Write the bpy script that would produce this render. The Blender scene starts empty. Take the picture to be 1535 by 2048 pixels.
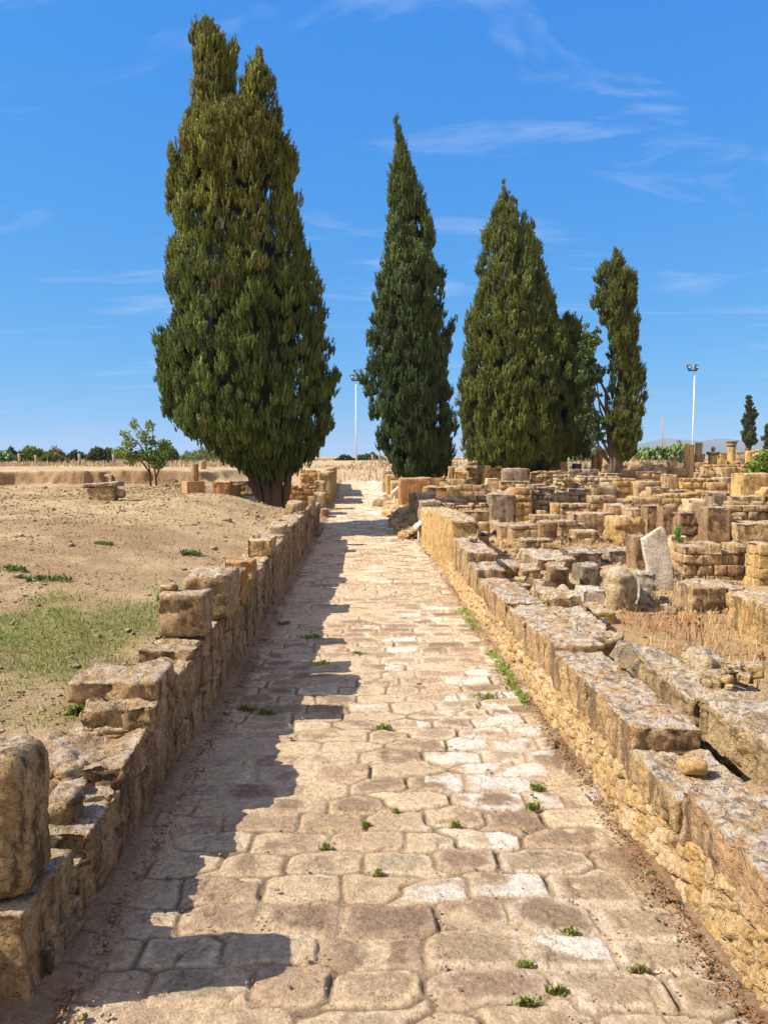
import bpy, math, random
import numpy as np
from mathutils import Vector, Matrix
R = math.radians
C = bpy.context.scene.collection
S = bpy.context.scene

# ------------------------------------------------------------ camera, world, sun, exposure
F, CX, CY = 1535.0, 767.5, 1024.0
CAM = np.array([0.0, 0.0, 1.8]); YAW, PITCH = R(1.77), R(4.06)
cam = bpy.data.objects.new('camera', bpy.data.cameras.new('camera')); C.objects.link(cam)
cam.location = CAM
cam.rotation_euler = (R(90) - PITCH, 0, -YAW)
cam.data.sensor_fit = 'VERTICAL'; cam.data.sensor_height = 36; cam.data.lens = 36 * F / 2048
cam.data.clip_start = 0.05; cam.data.clip_end = 20000
S.camera = cam
SUN_EL, SUN_AZ = R(43.7), R(8.5)      # the light comes from the left, a little from behind
sd = Vector((math.cos(SUN_AZ) * math.cos(SUN_EL), math.sin(SUN_AZ) * math.cos(SUN_EL), -math.sin(SUN_EL)))
sun = bpy.data.objects.new('sun', bpy.data.lights.new('sun', 'SUN')); C.objects.link(sun)
sun.data.energy = 5.0; sun.data.angle = R(0.5); sun.data.color = (1.0, 0.90, 0.74)
sun.rotation_euler = sd.to_track_quat('-Z', 'Y').to_euler()
w = bpy.data.worlds.new('World'); S.world = w; w.use_nodes = True
nt = w.node_tree; nt.nodes.clear()
def wn(t, **k):
    n = nt.nodes.new(t)
    for a, b in k.items(): setattr(n, a, b)
    return n
sky = wn('ShaderNodeTexSky', sky_type='NISHITA', sun_disc=False, sun_elevation=SUN_EL,
         sun_rotation=math.atan2(-sd.x, -sd.y) % (2 * math.pi), air_density=1.0, dust_density=0.0, ozone_density=3.0, altitude=100)
def wmath(op, a, b=None, c=None):
    n = wn('ShaderNodeMath', operation=op)
    for i, v in enumerate((a, b, c)):
        if v is None: continue
        if isinstance(v, (int, float)): n.inputs[i].default_value = v
        else: nt.links.new(v, n.inputs[i])
    return n.outputs[0]
# the camera's own rendering of a deep blue sky: a curve on each channel
sp_ = wn('ShaderNodeSeparateColor'); nt.links.new(sky.outputs[0], sp_.inputs[0]); hsv = wn('ShaderNodeCombineColor')
for ch, (gain, pw) in enumerate(((.30, .90), (1.36, .48), (4.55, .12))):
    nt.links.new(wmath('MULTIPLY', wmath('POWER', sp_.outputs[ch], pw), gain), hsv.inputs[ch])
# thin cirrus, laid out over the sky's own directions
tc = wn('ShaderNodeTexCoord'); sep = wn('ShaderNodeSeparateXYZ'); nt.links.new(tc.outputs['Generated'], sep.inputs[0])
zz = wmath('ADD', wmath('MAXIMUM', sep.outputs['Z'], 0.0), 0.10)
cx_ = wmath('DIVIDE', sep.outputs['X'], zz); cy_ = wmath('DIVIDE', sep.outputs['Y'], zz)
cmb = wn('ShaderNodeCombineXYZ'); nt.links.new(cx_, cmb.inputs[0]); nt.links.new(cy_, cmb.inputs[1])
mp = wn('ShaderNodeMapping'); mp.inputs['Rotation'].default_value = (0, 0, R(32)); mp.inputs['Scale'].default_value = (0.6, 1.7, 1)
mp.inputs['Location'].default_value = (-4.4, 3.0, 0)
nt.links.new(cmb.outputs[0], mp.inputs[0])
n1 = wn('ShaderNodeTexNoise'); n1.inputs['Scale'].default_value = 1.5; n1.inputs['Detail'].default_value = 7; n1.inputs['Roughness'].default_value = 0.60; n1.inputs['Distortion'].default_value = 1.1
nt.links.new(mp.outputs[0], n1.inputs['Vector'])
mr = wn('ShaderNodeMapRange'); mr.inputs['From Min'].default_value = 0.55; mr.inputs['From Max'].default_value = 0.80; mr.inputs['To Max'].default_value = 0.55
nt.links.new(n1.outputs['Fac'], mr.inputs[0])
cm = wn('ShaderNodeMixRGB'); nt.links.new(mr.outputs[0], cm.inputs[0]); nt.links.new(hsv.outputs[0], cm.inputs[1]); cm.inputs[2].default_value = (4.0, 4.8, 6.4, 1)
# added fill light: the unseen half of the sky behind the camera is whitened
vr = wn('ShaderNodeMapRange'); vr.inputs['From Min'].default_value = 0.15; vr.inputs['From Max'].default_value = -0.45; vr.inputs['To Max'].default_value = 0.85; nt.links.new(sep.outputs['Y'], vr.inputs[0])
cm2 = wn('ShaderNodeMixRGB'); nt.links.new(vr.outputs[0], cm2.inputs[0]); nt.links.new(cm.outputs[0], cm2.inputs[1]); cm2.inputs[2].default_value = (7.6, 6.5, 5.6, 1)
bg = wn('ShaderNodeBackground'); bg.inputs['Strength'].default_value = 0.08
nt.links.new(cm2.outputs[0], bg.inputs['Color'])
wo = wn('ShaderNodeOutputWorld'); nt.links.new(bg.outputs[0], wo.inputs['Surface'])
S.view_settings.view_transform = 'Standard'; S.view_settings.look = 'None'
S.view_settings.exposure = 0.95; S.view_settings.gamma = 1.0; S.view_settings.use_curve_mapping = False
S.render.engine = 'CYCLES'
S.cycles.max_bounces = 6; S.cycles.diffuse_bounces = 4; S.cycles.transparent_max_bounces = 6
S.cycles.use_denoising = True

# ------------------------------------------------------------ numeric helpers
_rs = np.random.RandomState(7)
_perm = np.tile(_rs.permutation(512), 3).astype(np.int64)
_val = _rs.rand(512)
def vnoise(p, scale=1.0, seed=0):
    """smooth value noise in -1..1 at the points p (N x 3)"""
    q = p * scale + seed * 17.31
    i = np.floor(q).astype(np.int64); f = q - i; f = f * f * (3 - 2 * f)
    i &= 511
    out = 0
    for a in (0, 1):
        wa = f[:, 0] if a else 1 - f[:, 0]
        pa = _perm[(i[:, 0] + a) & 511]
        for b in (0, 1):
            wb = wa * (f[:, 1] if b else 1 - f[:, 1])
            pb = _perm[(pa + i[:, 1] + b) & 511]
            for c in (0, 1):
                wc = wb * (f[:, 2] if c else 1 - f[:, 2])
                out = out + wc * _val[_perm[(pb + i[:, 2] + c) & 511]]
    return out * 2 - 1
def fbm(p, scale, octv=3, seed=0, gain=0.5):
    s = 0; a = 1.0; t = 0
    for k in range(octv):
        s = s + a * vnoise(p, scale * 2 ** k, seed + k); t += a; a *= gain
    return s / t
def fbm2(x, y, scale, octv=3, seed=0):
    x, y = np.broadcast_arrays(np.asarray(x, float), np.asarray(y, float))
    p = np.stack([x.ravel(), y.ravel(), np.zeros(x.size)], 1)
    return fbm(p, scale, octv, seed).reshape(x.shape)
def smooth(a, b, x):
    t = np.clip((x - a) / (b - a), 0, 1); return t * t * (3 - 2 * t)
def slabs(u, v, seed=0, jit=0.8, p=4.0):
    """squarish stones in staggered courses: nearest and second nearest seed in a blocky metric, seed index"""
    iv = np.floor(v).astype(np.int64)
    F1 = np.full(u.shape, 9.0); F2 = np.full(u.shape, 9.0); ID = np.zeros(u.shape, np.int64)
    for b in (-1, 0, 1):
        cv = iv + b; off = .5 * (cv & 1) + .3 * (_val[(cv * 5 + seed) & 511] - .5); iu = np.floor(u + off).astype(np.int64)
        for a in (-2, -1, 0, 1, 2):
            cu = iu + a; h = _perm[(_perm[(cu + seed) & 511] + cv) & 511]
            pu = cu - off + 0.5 + jit * (_val[h] - 0.5); pv = cv + 0.5 + jit * .55 * (_val[(h * 7 + 13) & 511] - 0.5)
            d = (np.abs(u - pu) ** p + np.abs((v - pv) * 1.0) ** p) ** (1 / p) * (.91 + .18 * _val[(h * 11 + 3) & 511])
            near = d < F1
            F2 = np.where(near, F1, np.minimum(F2, d)); ID = np.where(near, h, ID); F1 = np.where(near, d, F1)
    return F1, F2, ID
def cells(u, v, seed=0, jit=0.8):
    """voronoi on a unit grid: F1, F2, cell id hash 0..1"""
    iu = np.floor(u).astype(np.int64); iv = np.floor(v).astype(np.int64)
    F1 = np.full(u.shape, 9.0); F2 = np.full(u.shape, 9.0); ID = np.zeros(u.shape)
    for a in (-1, 0, 1):
        for b in (-1, 0, 1):
            cu = iu + a; cv = iv + b
            h = _perm[(_perm[(cu + seed) & 511] + cv) & 511]
            pu = cu + 0.5 + jit * (_val[h] - 0.5); pv = cv + 0.5 + jit * (_val[(h * 7 + 13) & 511] - 0.5)
            d = np.hypot(u - pu, v - pv)
            near = d < F1
            F2 = np.where(near, F1, np.minimum(F2, d)); ID = np.where(near, _val[(h * 3 + 5) & 511], ID); F1 = np.where(near, d, F1)
    return F1, F2, ID

# ------------------------------------------------------------ the lie of the land
def road_z(y):
    return np.interp(y, [-20, 20, 24, 30, 36, 41], [0, 0, .07, .22, .42, .56])
def H(x, y):
    x = np.asarray(x, float); y = np.asarray(y, float); x, y = np.broadcast_arrays(x, y)
    far = np.interp(y, [26, 45, 60, 90, 300, 1500, 7000], [1.33, 1.3, 1.52, 1.66, 1.9, 3.5, 8])
    # left bank
    near_l = np.interp(y, [-10, 3, 5, 8, 12, 16, 18], [.30, .38, .50, .60, .66, .70, .55])
    out_l = np.interp(y, [-10, 3, 5, 10, 15, 22, 25.2, 25.9], [.40, .46, .58, .80, .96, .90, .87, .87])
    t = smooth(-1.4, -3.4, x)
    zl = near_l * (1 - t) + out_l * t
    zl = zl + .12 * np.exp(-((x + 2.9) / 1.1) ** 2 - ((y - 15.6) / 2.0) ** 2)
    zl = zl - .55 * smooth(16.8, 18.5, y) * smooth(-3.3, -2.5, x) * smooth(26, 24.5, y)
    scarp = 26.0 + 1.1 * fbm2(x, y * 0, .35, 5, 5)
    soft = 9 * smooth(-5.5, -3.0, x); scarp = scarp + .42 * fbm2(x, y, 1.7, 4, 25)
    k = smooth(scarp - .06, scarp + .16 + .5 * smooth(-.2, .5, fbm2(x, y * 0, .6, 2, 15)) + soft, y)
    zl = zl * (1 - k) + far * k
    # ruins side
    zr = np.interp(y, [-10, 5, 10, 15, 22, 32, 40, 60], [.06, .10, .15, .35, .60, .95, 1.15, 1.4])
    kr = smooth(44, 62, y); zr = zr * (1 - kr) + far * kr
    # road corridor and the rise behind its end
    zc = road_z(y) - .05
    zc = np.where(y > 40.5, np.interp(y, [40.5, 46, 55, 62], [.53, 1.0, 1.4, 1.55]), zc)
    kc = smooth(60, 75, y); zc = zc * (1 - kc) + far * kc
    wl = smooth(-1.30, -1.20, x) ; wl = np.where(y > 38, smooth(-3.5 - (y - 38) * .3, -1.2, x), wl)
    wr = smooth(1.50, 1.42, x)
    wr = np.where(y > 24, smooth(1.45 + (y - 24) * .10, 1.05, x), wr)
    wr = np.where(y > 40, smooth(6, 1.4, x), wr)
    z = zl * (1 - wl) + zc * wl
    z = np.where(x > 0, zr * (1 - wr) + zc * wr, z)
    side = np.where(x > 0, 1 - wr, 1 - wl)
    d = np.maximum(y, 2)
    z = z + side * (.075 * fbm2(x, y, .8, 3, 1) + .036 * fbm2(x, y, 4, 3, 2)) + .05 * smooth(28, 50, y) * fbm2(x, y, .25, 3, 9)
    return z
_f = np.array([math.sin(YAW) * math.cos(PITCH), math.cos(YAW) * math.cos(PITCH), -math.sin(PITCH)])
_r = np.array([math.cos(YAW), -math.sin(YAW), 0.0]); _u = np.cross(_r, _f)
def ray(px, py): return _f + _r * (px - CX) / F + _u * (CY - py) / F
def atY(px, py, Y):
    d = ray(px, py); return CAM + d * (Y / d[1])
def ground(px, py, zoff=0.0, far=400.0):
    """the spot of ground seen at that place of the photograph"""
    d = ray(px, py); Y = np.geomspace(2.0, far, 4000); P = CAM[None] + d[None] * (Y / d[1])[:, None]
    hit = np.nonzero(P[:, 2] <= H(P[:, 0], P[:, 1]) + zoff)[0]
    return P[hit[0]] if len(hit) else P[-1]

# ------------------------------------------------------------ mesh helpers
class Acc:
    def __init__(s): s.V = []; s.Q = []; s.T = []; s.K = []; s.n = 0
    def add(s, V, Q=None, T=None, col=(1, 1, 1)):
        V = np.asarray(V, float); s.V.append(V)
        if Q is not None and len(Q): s.Q.append(np.asarray(Q) + s.n)
        if T is not None and len(T): s.T.append(np.asarray(T) + s.n)
        c = np.asarray(col, float)
        if c.ndim == 1: c = np.tile(c[:3], (len(V), 1))
        s.K.append(c); s.n += len(V); return s
    def build(s, name, mat, parent=None, flat=False, loc=None):
        V = np.concatenate(s.V); K = np.concatenate(s.K)
        if loc is None and parent is None:
            loc = ((V[:, 0].min() + V[:, 0].max()) / 2, (V[:, 1].min() + V[:, 1].max()) / 2, V[:, 2].min())
        if parent is not None:
            loc = np.zeros(3); q = parent
            while q is not None: loc = loc + np.array(q.location); q = q.parent
        V = V - np.array(loc)
        me = bpy.data.meshes.new(name); nq = sum(len(q) for q in s.Q); ntr = sum(len(t) for t in s.T)
        idx = np.concatenate([q.ravel() for q in s.Q] + [t.ravel() for t in s.T]).astype(np.int32)
        me.vertices.add(len(V)); me.vertices.foreach_set('co', V.astype(np.float32).ravel())
        me.loops.add(len(idx)); me.loops.foreach_set('vertex_index', idx)
        st = np.concatenate([np.arange(nq) * 4, nq * 4 + np.arange(ntr) * 3]).astype(np.int32)
        me.polygons.add(nq + ntr); me.polygons.foreach_set('loop_start', st)
        me.polygons.foreach_set('use_smooth', np.full(nq + ntr, not flat))
        me.update(calc_edges=True)
        at = me.color_attributes.new('Col', 'FLOAT_COLOR', 'POINT')
        at.data.foreach_set('color', np.concatenate([K, np.ones((len(K), 1))], 1).astype(np.float32).ravel())
        me.materials.append(mat)
        o = bpy.data.objects.new(name, me); C.objects.link(o)
        if parent is None: o.location = loc
        else: o.parent = parent
        return o
def tag(o, label=None, cat=None, group=None, kind=None):
    if label: o['label'] = label
    if cat: o['category'] = cat; o['kind'] = 'thing'
    if group: o['group'] = group
    if kind: o['kind'] = kind
    return o
def empty(name, loc, label, cat, group=None):
    o = bpy.data.objects.new(name, None); C.objects.link(o); o.location = [float(a) for a in loc]; o.empty_display_size = .2
    return tag(o, label, cat, group)
def rot(rz=0, rx=0, ry=0): return np.array(Matrix.Rotation(rz, 3, 'Z') @ Matrix.Rotation(rx, 3, 'X') @ Matrix.Rotation(ry, 3, 'Y'))
_seed = [1]
def nseed(): _seed[0] += 1; return _seed[0]
def block(w, d, h, c, rz=0, rx=0, ry=0, r=.03, amp=.012, res=.04, seed=None, taper=0.0):
    """rough hewn stone: w, d, h metres, c = centre of its underside"""
    seed = nseed() if seed is None else seed
    half = np.array([w, d, h]) / 2; r = min(-r if r < 0 else (r if r > .075 else r * .5), .45 * min(half) * 1.8)
    P = []; Q = []; n0 = 0
    seg = [int(np.clip(round(2 * half[k] / res), 2, 70)) for k in range(3)]
    gl = []
    for k_ in range(3):
        e_ = 1 - r / half[k_]; g_l = np.linspace(-1, 1, seg[k_] + 1); g_l = g_l[(np.abs(g_l) < e_ - .25 / seg[k_]) | (np.abs(g_l) > .999)]; gl.append(np.unique(np.concatenate([g_l, [-e_, e_]])))
    for ax in range(3):
        a, b = (ax + 1) % 3, (ax + 2) % 3
        for sgn in (-1, 1):
            ga, gb = gl[a], gl[b]
            A, B = np.meshgrid(ga, gb, indexing='ij'); p = np.zeros((A.size, 3))
            p[:, ax] = sgn; p[:, a] = A.ravel(); p[:, b] = B.ravel()
            i = np.arange(A.size).reshape(A.shape)
            q = np.stack([i[:-1, :-1], i[1:, :-1], i[1:, 1:], i[:-1, 1:]], -1).reshape(-1, 4)
            if sgn < 0: q = q[:, ::-1]
            P.append(p); Q.append(q + n0); n0 += len(p)
    P = np.concatenate(P); Q = np.concatenate(Q)
    _, first, inv = np.unique(np.round(P * 1e5).astype(np.int64), axis=0, return_index=True, return_inverse=True)
    P = P[first]; Q = inv.ravel()[Q]
    P = P * half
    inner = np.clip(P, -(half - r), half - r); dr = P - inner; ln = np.linalg.norm(dr, axis=1, keepdims=True); dr = dr / np.maximum(ln, 1e-9)
    P = inner + dr * r
    if taper: P[:, :2] *= (1 - taper * (P[:, 2:3] / (2 * half[2]) + .5))
    s = P + np.array([seed * 3.7, seed * 1.3, seed * 2.1])
    k = 1 / max(.12, float(min(w, h)))
    nz = amp * (.75 * vnoise(s, 1.1 * k, 1) + 1.3 * fbm(s, 11, 4, 4, .66)) - amp * .9 * np.clip(.12 - np.abs(fbm(s * np.array([1, 1, 2.2]), 5, 3, 17)), 0, 1) / .12
    edge = np.clip(ln[:, 0] / (r * 1.42) - .55, 0, 1)
    chip = np.clip(vnoise(s, 5, 9) - .30, 0, 1) * amp * 2.5 + edge * np.clip(fbm(s, 7, 3, 11) + .15, 0, 1) * (amp * 2.6 + .35 * r)
    P = P + dr * (nz - chip)[:, None]
    P[:, 2] += half[2]
    return (P @ rot(rz, rx, ry).T) + np.array(c), Q
def drum(r, h, c, n=20, amp=.008, res=.05, rz=0, rx=0, ry=0, prof=None, seed=None, cap=True):
    """lathe round a vertical axis with worn surface"""
    seed = nseed() if seed is None else seed
    prof = prof or [(0, .96), (.03, 1), (.97, 1), (1, .94)]
    m = max(6, int(h / res)); t = np.unique(np.concatenate([np.linspace(0, 1, m), [p[0] for p in prof]]))
    rr = r * np.interp(t, [p[0] for p in prof], [p[1] for p in prof])
    th = np.linspace(0, 2 * np.pi, n, endpoint=False)
    P = np.stack([np.outer(rr, np.cos(th)), np.outer(rr, np.sin(th)), np.outer(h * t, np.ones(n))], -1).reshape(-1, 3)
    s = P + seed * 2.3
    P = P + (np.array([1, 1, 0]) * P / np.maximum(np.linalg.norm(P[:, :2], axis=1, keepdims=True), 1e-6)) * (amp * (fbm(s, 5, 3, 3) * 1.5 - 3 * np.clip(vnoise(s, 4, 2) - .45, 0, 1)))[:, None]
    M = len(t); i = np.arange(M * n).reshape(M, n); j = np.roll(i, -1, 1)
    Q = np.stack([i[:-1], j[:-1], j[1:], i[1:]], -1).reshape(-1, 4)
    P = np.concatenate([P, [[0, 0, 0], [0, 0, h]]]); a = M * n
    T = np.concatenate([np.stack([j[0], i[0], np.full(n, a)], -1), np.stack([i[-1], j[-1], np.full(n, a + 1)], -1)])
    return (P @ rot(rz, rx, ry).T) + np.array(c), Q, T
def tube(path, rad, n=8, amp=0.0, flute=0):
    path = np.asarray(path, float); rad = np.broadcast_to(np.asarray(rad, float), (len(path),))
    tan = np.gradient(path, axis=0); tan /= np.linalg.norm(tan, axis=1, keepdims=True)
    ref = np.array([1., 0, 0]) if abs(tan[0][0]) < .9 else np.array([0., 1, 0])
    V = []; th = np.linspace(0, 2 * np.pi, n, endpoint=False)
    for p, t, r in zip(path, tan, rad):
        a = np.cross(t, ref); a /= np.linalg.norm(a); b = np.cross(t, a)
        rr = r * (1 + flute * np.sin(th * 5 + p[2] * .6) + flute * .6 * np.sin(th * 9 + 1 + p[2]))
        V.append(p + np.outer(rr * np.cos(th), a) + np.outer(rr * np.sin(th), b))
    V = np.concatenate(V)
    if amp: V = V + amp * np.stack([vnoise(V, 9, 1), vnoise(V, 9, 2), vnoise(V, 5, 3)], 1)
    M = len(path); i = np.arange(M * n).reshape(M, n); j = np.roll(i, -1, 1)
    Q = np.stack([i[:-1], i[1:], j[1:], j[:-1]], -1).reshape(-1, 4)
    V = np.concatenate([V, [path[0], path[-1]]]); a = M * n
    T = np.concatenate([np.stack([i[0], j[0], np.full(n, a)], -1), np.stack([j[-1], i[-1], np.full(n, a + 1)], -1)])
    return V, Q, T
def box(w, d, h, c, rz=0, rx=0, ry=0, bev=.0):
    x, y = w / 2, d / 2
    P = np.array([(-x, -y, 0), (x, -y, 0), (x, y, 0), (-x, y, 0), (-x, -y, h), (x, -y, h), (x, y, h), (-x, y, h)], float)
    Q = [(3, 2, 1, 0), (4, 5, 6, 7), (0, 1, 5, 4), (1, 2, 6, 5), (2, 3, 7, 6), (3, 0, 4, 7)]
    return (P @ rot(rz, rx, ry).T) + np.array(c), Q

# ------------------------------------------------------------ materials
class MT:
    def __init__(s, name):
        s.m = bpy.data.materials.new(name); s.m.use_nodes = True; s.t = s.m.node_tree; s.t.nodes.clear()
        s.out = s.n('ShaderNodeOutputMaterial'); s.b = s.n('ShaderNodeBsdfPrincipled'); s.t.links.new(s.b.outputs[0], s.out.inputs['Surface'])
        s.geo = s.n('ShaderNodeNewGeometry'); s.b.inputs['Specular IOR Level'].default_value = .15
    def n(s, t, **k):
        x = s.t.nodes.new(t)
        for a, b in k.items(): setattr(x, a, b)
        return x
    def L(s, a, b): s.t.links.new(a, b)
    def noise(s, scale, detail=4, rough=.55, vec=(1, 1, 1), dist=0.0):
        m = s.n('ShaderNodeMapping'); m.inputs['Scale'].default_value = vec; s.L(s.geo.outputs['Position'], m.inputs[0])
        x = s.n('ShaderNodeTexNoise'); x.inputs['Scale'].default_value = scale; x.inputs['Detail'].default_value = detail
        x.inputs['Roughness'].default_value = rough; x.inputs['Distortion'].default_value = dist
        s.L(m.outputs[0], x.inputs['Vector']); return x.outputs['Fac']
    def rng(s, v, a, b, lo=0.0, hi=1.0, smooth=True):
        x = s.n('ShaderNodeMapRange'); x.interpolation_type = 'SMOOTHSTEP' if smooth else 'LINEAR'
        for k, q in zip(('From Min', 'From Max', 'To Min', 'To Max'), (a, b, lo, hi)): x.inputs[k].default_value = q
        s.L(v, x.inputs[0]); return x.outputs[0]
    def math(s, op, a, b=0.0):
        x = s.n('ShaderNodeMath', operation=op)
        for i, v in enumerate((a, b)):
            if isinstance(v, (int, float)): x.inputs[i].default_value = v
            else: s.L(v, x.inputs[i])
        return x.outputs[0]
    def mix(s, f, a, b, mode='MIX'):
        x = s.n('ShaderNodeMixRGB', blend_type=mode)
        for i, v in enumerate((f, a, b)):
            if isinstance(v, (int, float)): x.inputs[i].default_value = v
            elif isinstance(v, tuple): x.inputs[i].default_value = (*v[:3], 1)
            else: s.L(v, x.inputs[i])
        return x.outputs[0]
    def col(s): x = s.n('ShaderNodeAttribute'); x.attribute_name = 'Col'; return x.outputs['Color']
    def nz(s):
        x = s.n('ShaderNodeSeparateXYZ'); s.L(s.geo.outputs['Normal'], x.inputs[0]); return x.outputs['Z']
    def bump(s, hgt, dist, strength=1.0):
        x = s.n('ShaderNodeBump'); x.inputs['Distance'].default_value = dist; x.inputs['Strength'].default_value = strength
        s.L(hgt, x.inputs['Height']); s.L(x.outputs[0], s.b.inputs['Normal'])
    def done(s, color, rough=.9):
        if isinstance(color, tuple): s.b.inputs['Base Color'].default_value = (*color, 1)
        else: s.L(color, s.b.inputs['Base Color'])
        s.b.inputs['Roughness'].default_value = rough; return s.m
def stone_mat(name, top=.7, streak=.5, pits=.5, orange=0.0, fine=1.0, topcol=(.62, .55, .46), dark=0.0):
    m = MT(name); c = m.col(); nz = m.nz()
    c = m.mix(1.0, c, m.mix(m.noise(2.3, 4), (.80, .74, .66), (1.18, 1.18, 1.16)), 'MULTIPLY')
    c = m.mix(m.rng(m.noise(7, 5, .6), .50, .68, 0, .55), c, m.mix(1.0, c, (.66, .54, .42), 'MULTIPLY'))
    c = m.mix(.85, c, m.mix(m.rng(m.noise(38, 10, .86), .36, .64, smooth=False), (.40, .34, .28), (1.58, 1.60, 1.60)), 'MULTIPLY')
    if dark:
        dk = m.rng(m.noise(3.4, 6, .68, (1, 1, .55)), .42, .56)
        c = m.mix(m.math('MULTIPLY', dk, dark * .5), c, (.34, .21, .05))
        dk2 = m.rng(m.noise(6.5, 8, .75, (1, 1, .35)), .46, .55)
        c = m.mix(m.math('MULTIPLY', dk2, dark), c, (.045, .035, .022))
    # vertical dark growth on the sides
    side = m.rng(nz, .45, .8, 1, 0)
    st = m.rng(m.noise(9, 6, .66, (1, 1, .16), .3), .44, .62)
    c = m.mix(m.math('MULTIPLY', m.math('MULTIPLY', st, side), streak), c, (.085, .062, .042))
    # black-grey speckle everywhere
    sp = m.rng(m.noise(38, 6, .7), .56, .66)
    big = m.rng(m.noise(3.1, 3), .40, .62)
    c = m.mix(m.math('MULTIPLY', m.math('MULTIPLY', sp, big), pits), c, (.06, .05, .04))
    c = m.mix(m.math('MULTIPLY', m.rng(m.noise(27, 8, .8), .60, .66), .5), c, topcol)
    # pale lichen crust on the tops, with darker holes
    tp = m.rng(nz, .5, .86)
    cr = m.rng(m.noise(11, 8, .76), .44, .56)
    c = m.mix(m.math('MULTIPLY', m.math('MULTIPLY', tp, cr), top), c, topcol)
    hl = m.rng(m.noise(17, 8, .78, (1, 1, 1), .6), .50, .58)
    c = m.mix(m.math('MULTIPLY', m.math('MULTIPLY', tp, hl), .65 * top + .1), c, (.15, .105, .085))
    if orange:
        og = m.rng(m.noise(5, 5, .65), .60 - .22 * orange, .68 - .22 * orange)
        c = m.mix(m.math('MULTIPLY', og, .85), c, (.42, .20, .035))
    h = m.math('ADD', m.math('MULTIPLY', m.noise(16, 8, .74), 1.0), m.math('MULTIPLY', m.noise(80, 4, .7), .30))
    h = m.math('SUBTRACT', h, m.math('MULTIPLY', m.rng(m.noise(34, 3, .6), .56, .66), .40))
    h = m.math('SUBTRACT', h, m.math('MULTIPLY', m.rng(m.noise(7, 5, .6, (1, 1, 2.5), 1.0), .53, .47), .0))
    m.bump(h, .055 * fine, 1.0)
    return m.done(c, .93)
M_stone = stone_mat('weathered_sandstone')
M_block = stone_mat('lichened_block', top=.9, streak=.55, pits=.75)
M_wallL = stone_mat('stained_wall_stone', top=.6, streak=.85, pits=.9, dark=.25)
M_cope = stone_mat('coping_stone_crust', top=.95, streak=.75, pits=.7)
M_orange = stone_mat('orange_lichen_stone', top=.25, streak=.4, pits=.6, orange=.75)
M_orange2 = stone_mat('part_orange_lichen_stone', top=.8, streak=.4, pits=.6, orange=.3)
M_grey = stone_mat('pale_grey_marble', top=.3, streak=.2, pits=.35, fine=.4, topcol=(.50, .49, .47))
M_white = stone_mat('pitted_white_rock', top=.5, streak=.3, pits=1.0, topcol=(.66, .64, .60))
M_rub = stone_mat('yellow_rubble', top=.25, streak=.12, pits=.35, fine=.8, topcol=(.60, .52, .38))
def road_material():
    m = MT('worn_paving'); c = m.col()
    c = m.mix(1.0, c, m.mix(m.noise(1.6, 4), (.86, .83, .80), (1.12, 1.12, 1.10)), 'MULTIPLY')
    c = m.mix(m.rng(m.noise(60, 5, .7), .53, .66, 0, .38), c, m.mix(1.0, c, (.50, .42, .36), 'MULTIPLY'))
    c = m.mix(m.rng(m.noise(24, 6, .72), .58, .68, 0, .45), c, m.mix(1.0, c, (1.42, 1.45, 1.45), 'MULTIPLY'))
    c = m.mix(m.rng(m.noise(9, 6, .7), .60, .70, 0, .5), c, m.mix(1.0, c, (.55, .46, .40), 'MULTIPLY'))
    c = m.mix(.8, c, m.mix(m.rng(m.noise(34, 10, .88), .37, .63, smooth=False), (.50, .43, .37), (1.42, 1.44, 1.45)), 'MULTIPLY')
    h = m.math('ADD', m.noise(20, 9, .76), m.math('MULTIPLY', m.noise(100, 4, .7), .35))
    m.bump(h, .042, 1.0)
    return m.done(c, .9)
M_road = road_material()
def earth_material():
    m = MT('dry_earth'); c = m.col()
    c = m.mix(1.0, c, m.mix(m.noise(1.1, 5, .6), (.80, .76, .72), (1.16, 1.16, 1.14)), 'MULTIPLY')
    c = m.mix(m.rng(m.noise(26, 7, .72), .54, .66, 0, .5), c, m.mix(1.0, c, (.48, .42, .36), 'MULTIPLY'))
    c = m.mix(m.rng(m.noise(9, 6, .7), .55, .7, 0, .35), c, m.mix(1.0, c, (1.3, 1.28, 1.2), 'MULTIPLY'))
    c = m.mix(.85, c, m.mix(m.rng(m.noise(22, 9, .84), .30, .70, smooth=False), (.50, .44, .38), (1.45, 1.46, 1.46)), 'MULTIPLY')
    h = m.math('ADD', m.noise(11, 9, .78), m.math('MULTIPLY', m.noise(60, 5, .7), .4))
    m.bump(h, .08, 1.0)
    return m.done(c, .95)
M_earth = earth_material()

# ------------------------------------------------------------ ground
def grid(xs, ys, hf):
    X, Y = np.meshgrid(xs, ys, indexing='xy'); Z = hf(X, Y)
    i = np.arange(X.size).reshape(X.shape)
    Q = np.stack([i[:-1, :-1], i[:-1, 1:], i[1:, 1:], i[1:, :-1]], -1).reshape(-1, 4)
    return np.stack([X.ravel(), Y.ravel(), Z.ravel()], 1), Q
ys = np.concatenate([np.linspace(-12, 1.2, 30), np.sort(np.concatenate([np.exp(np.arange(math.log(1.3), math.log(110), .0085)), np.arange(25.02, 27.6, .047)])), np.geomspace(112, 9000, 60)])
xc = np.concatenate([np.arange(-9, -1.5, .055), np.arange(-1.5, -1.1, .05), np.linspace(-1.1, 1.3, 14)[1:], np.arange(1.34, 1.6, .04), np.arange(1.6, 9, .07)])
xl = -9 - np.geomspace(.06, 5000, 330); xr = 9 + np.geomspace(.08, 5000, 170)
xs = np.concatenate([xl[::-1], xc, xr])
V, Q = grid(xs, ys, H)
x, y = V[:, 0], V[:, 1]
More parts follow.
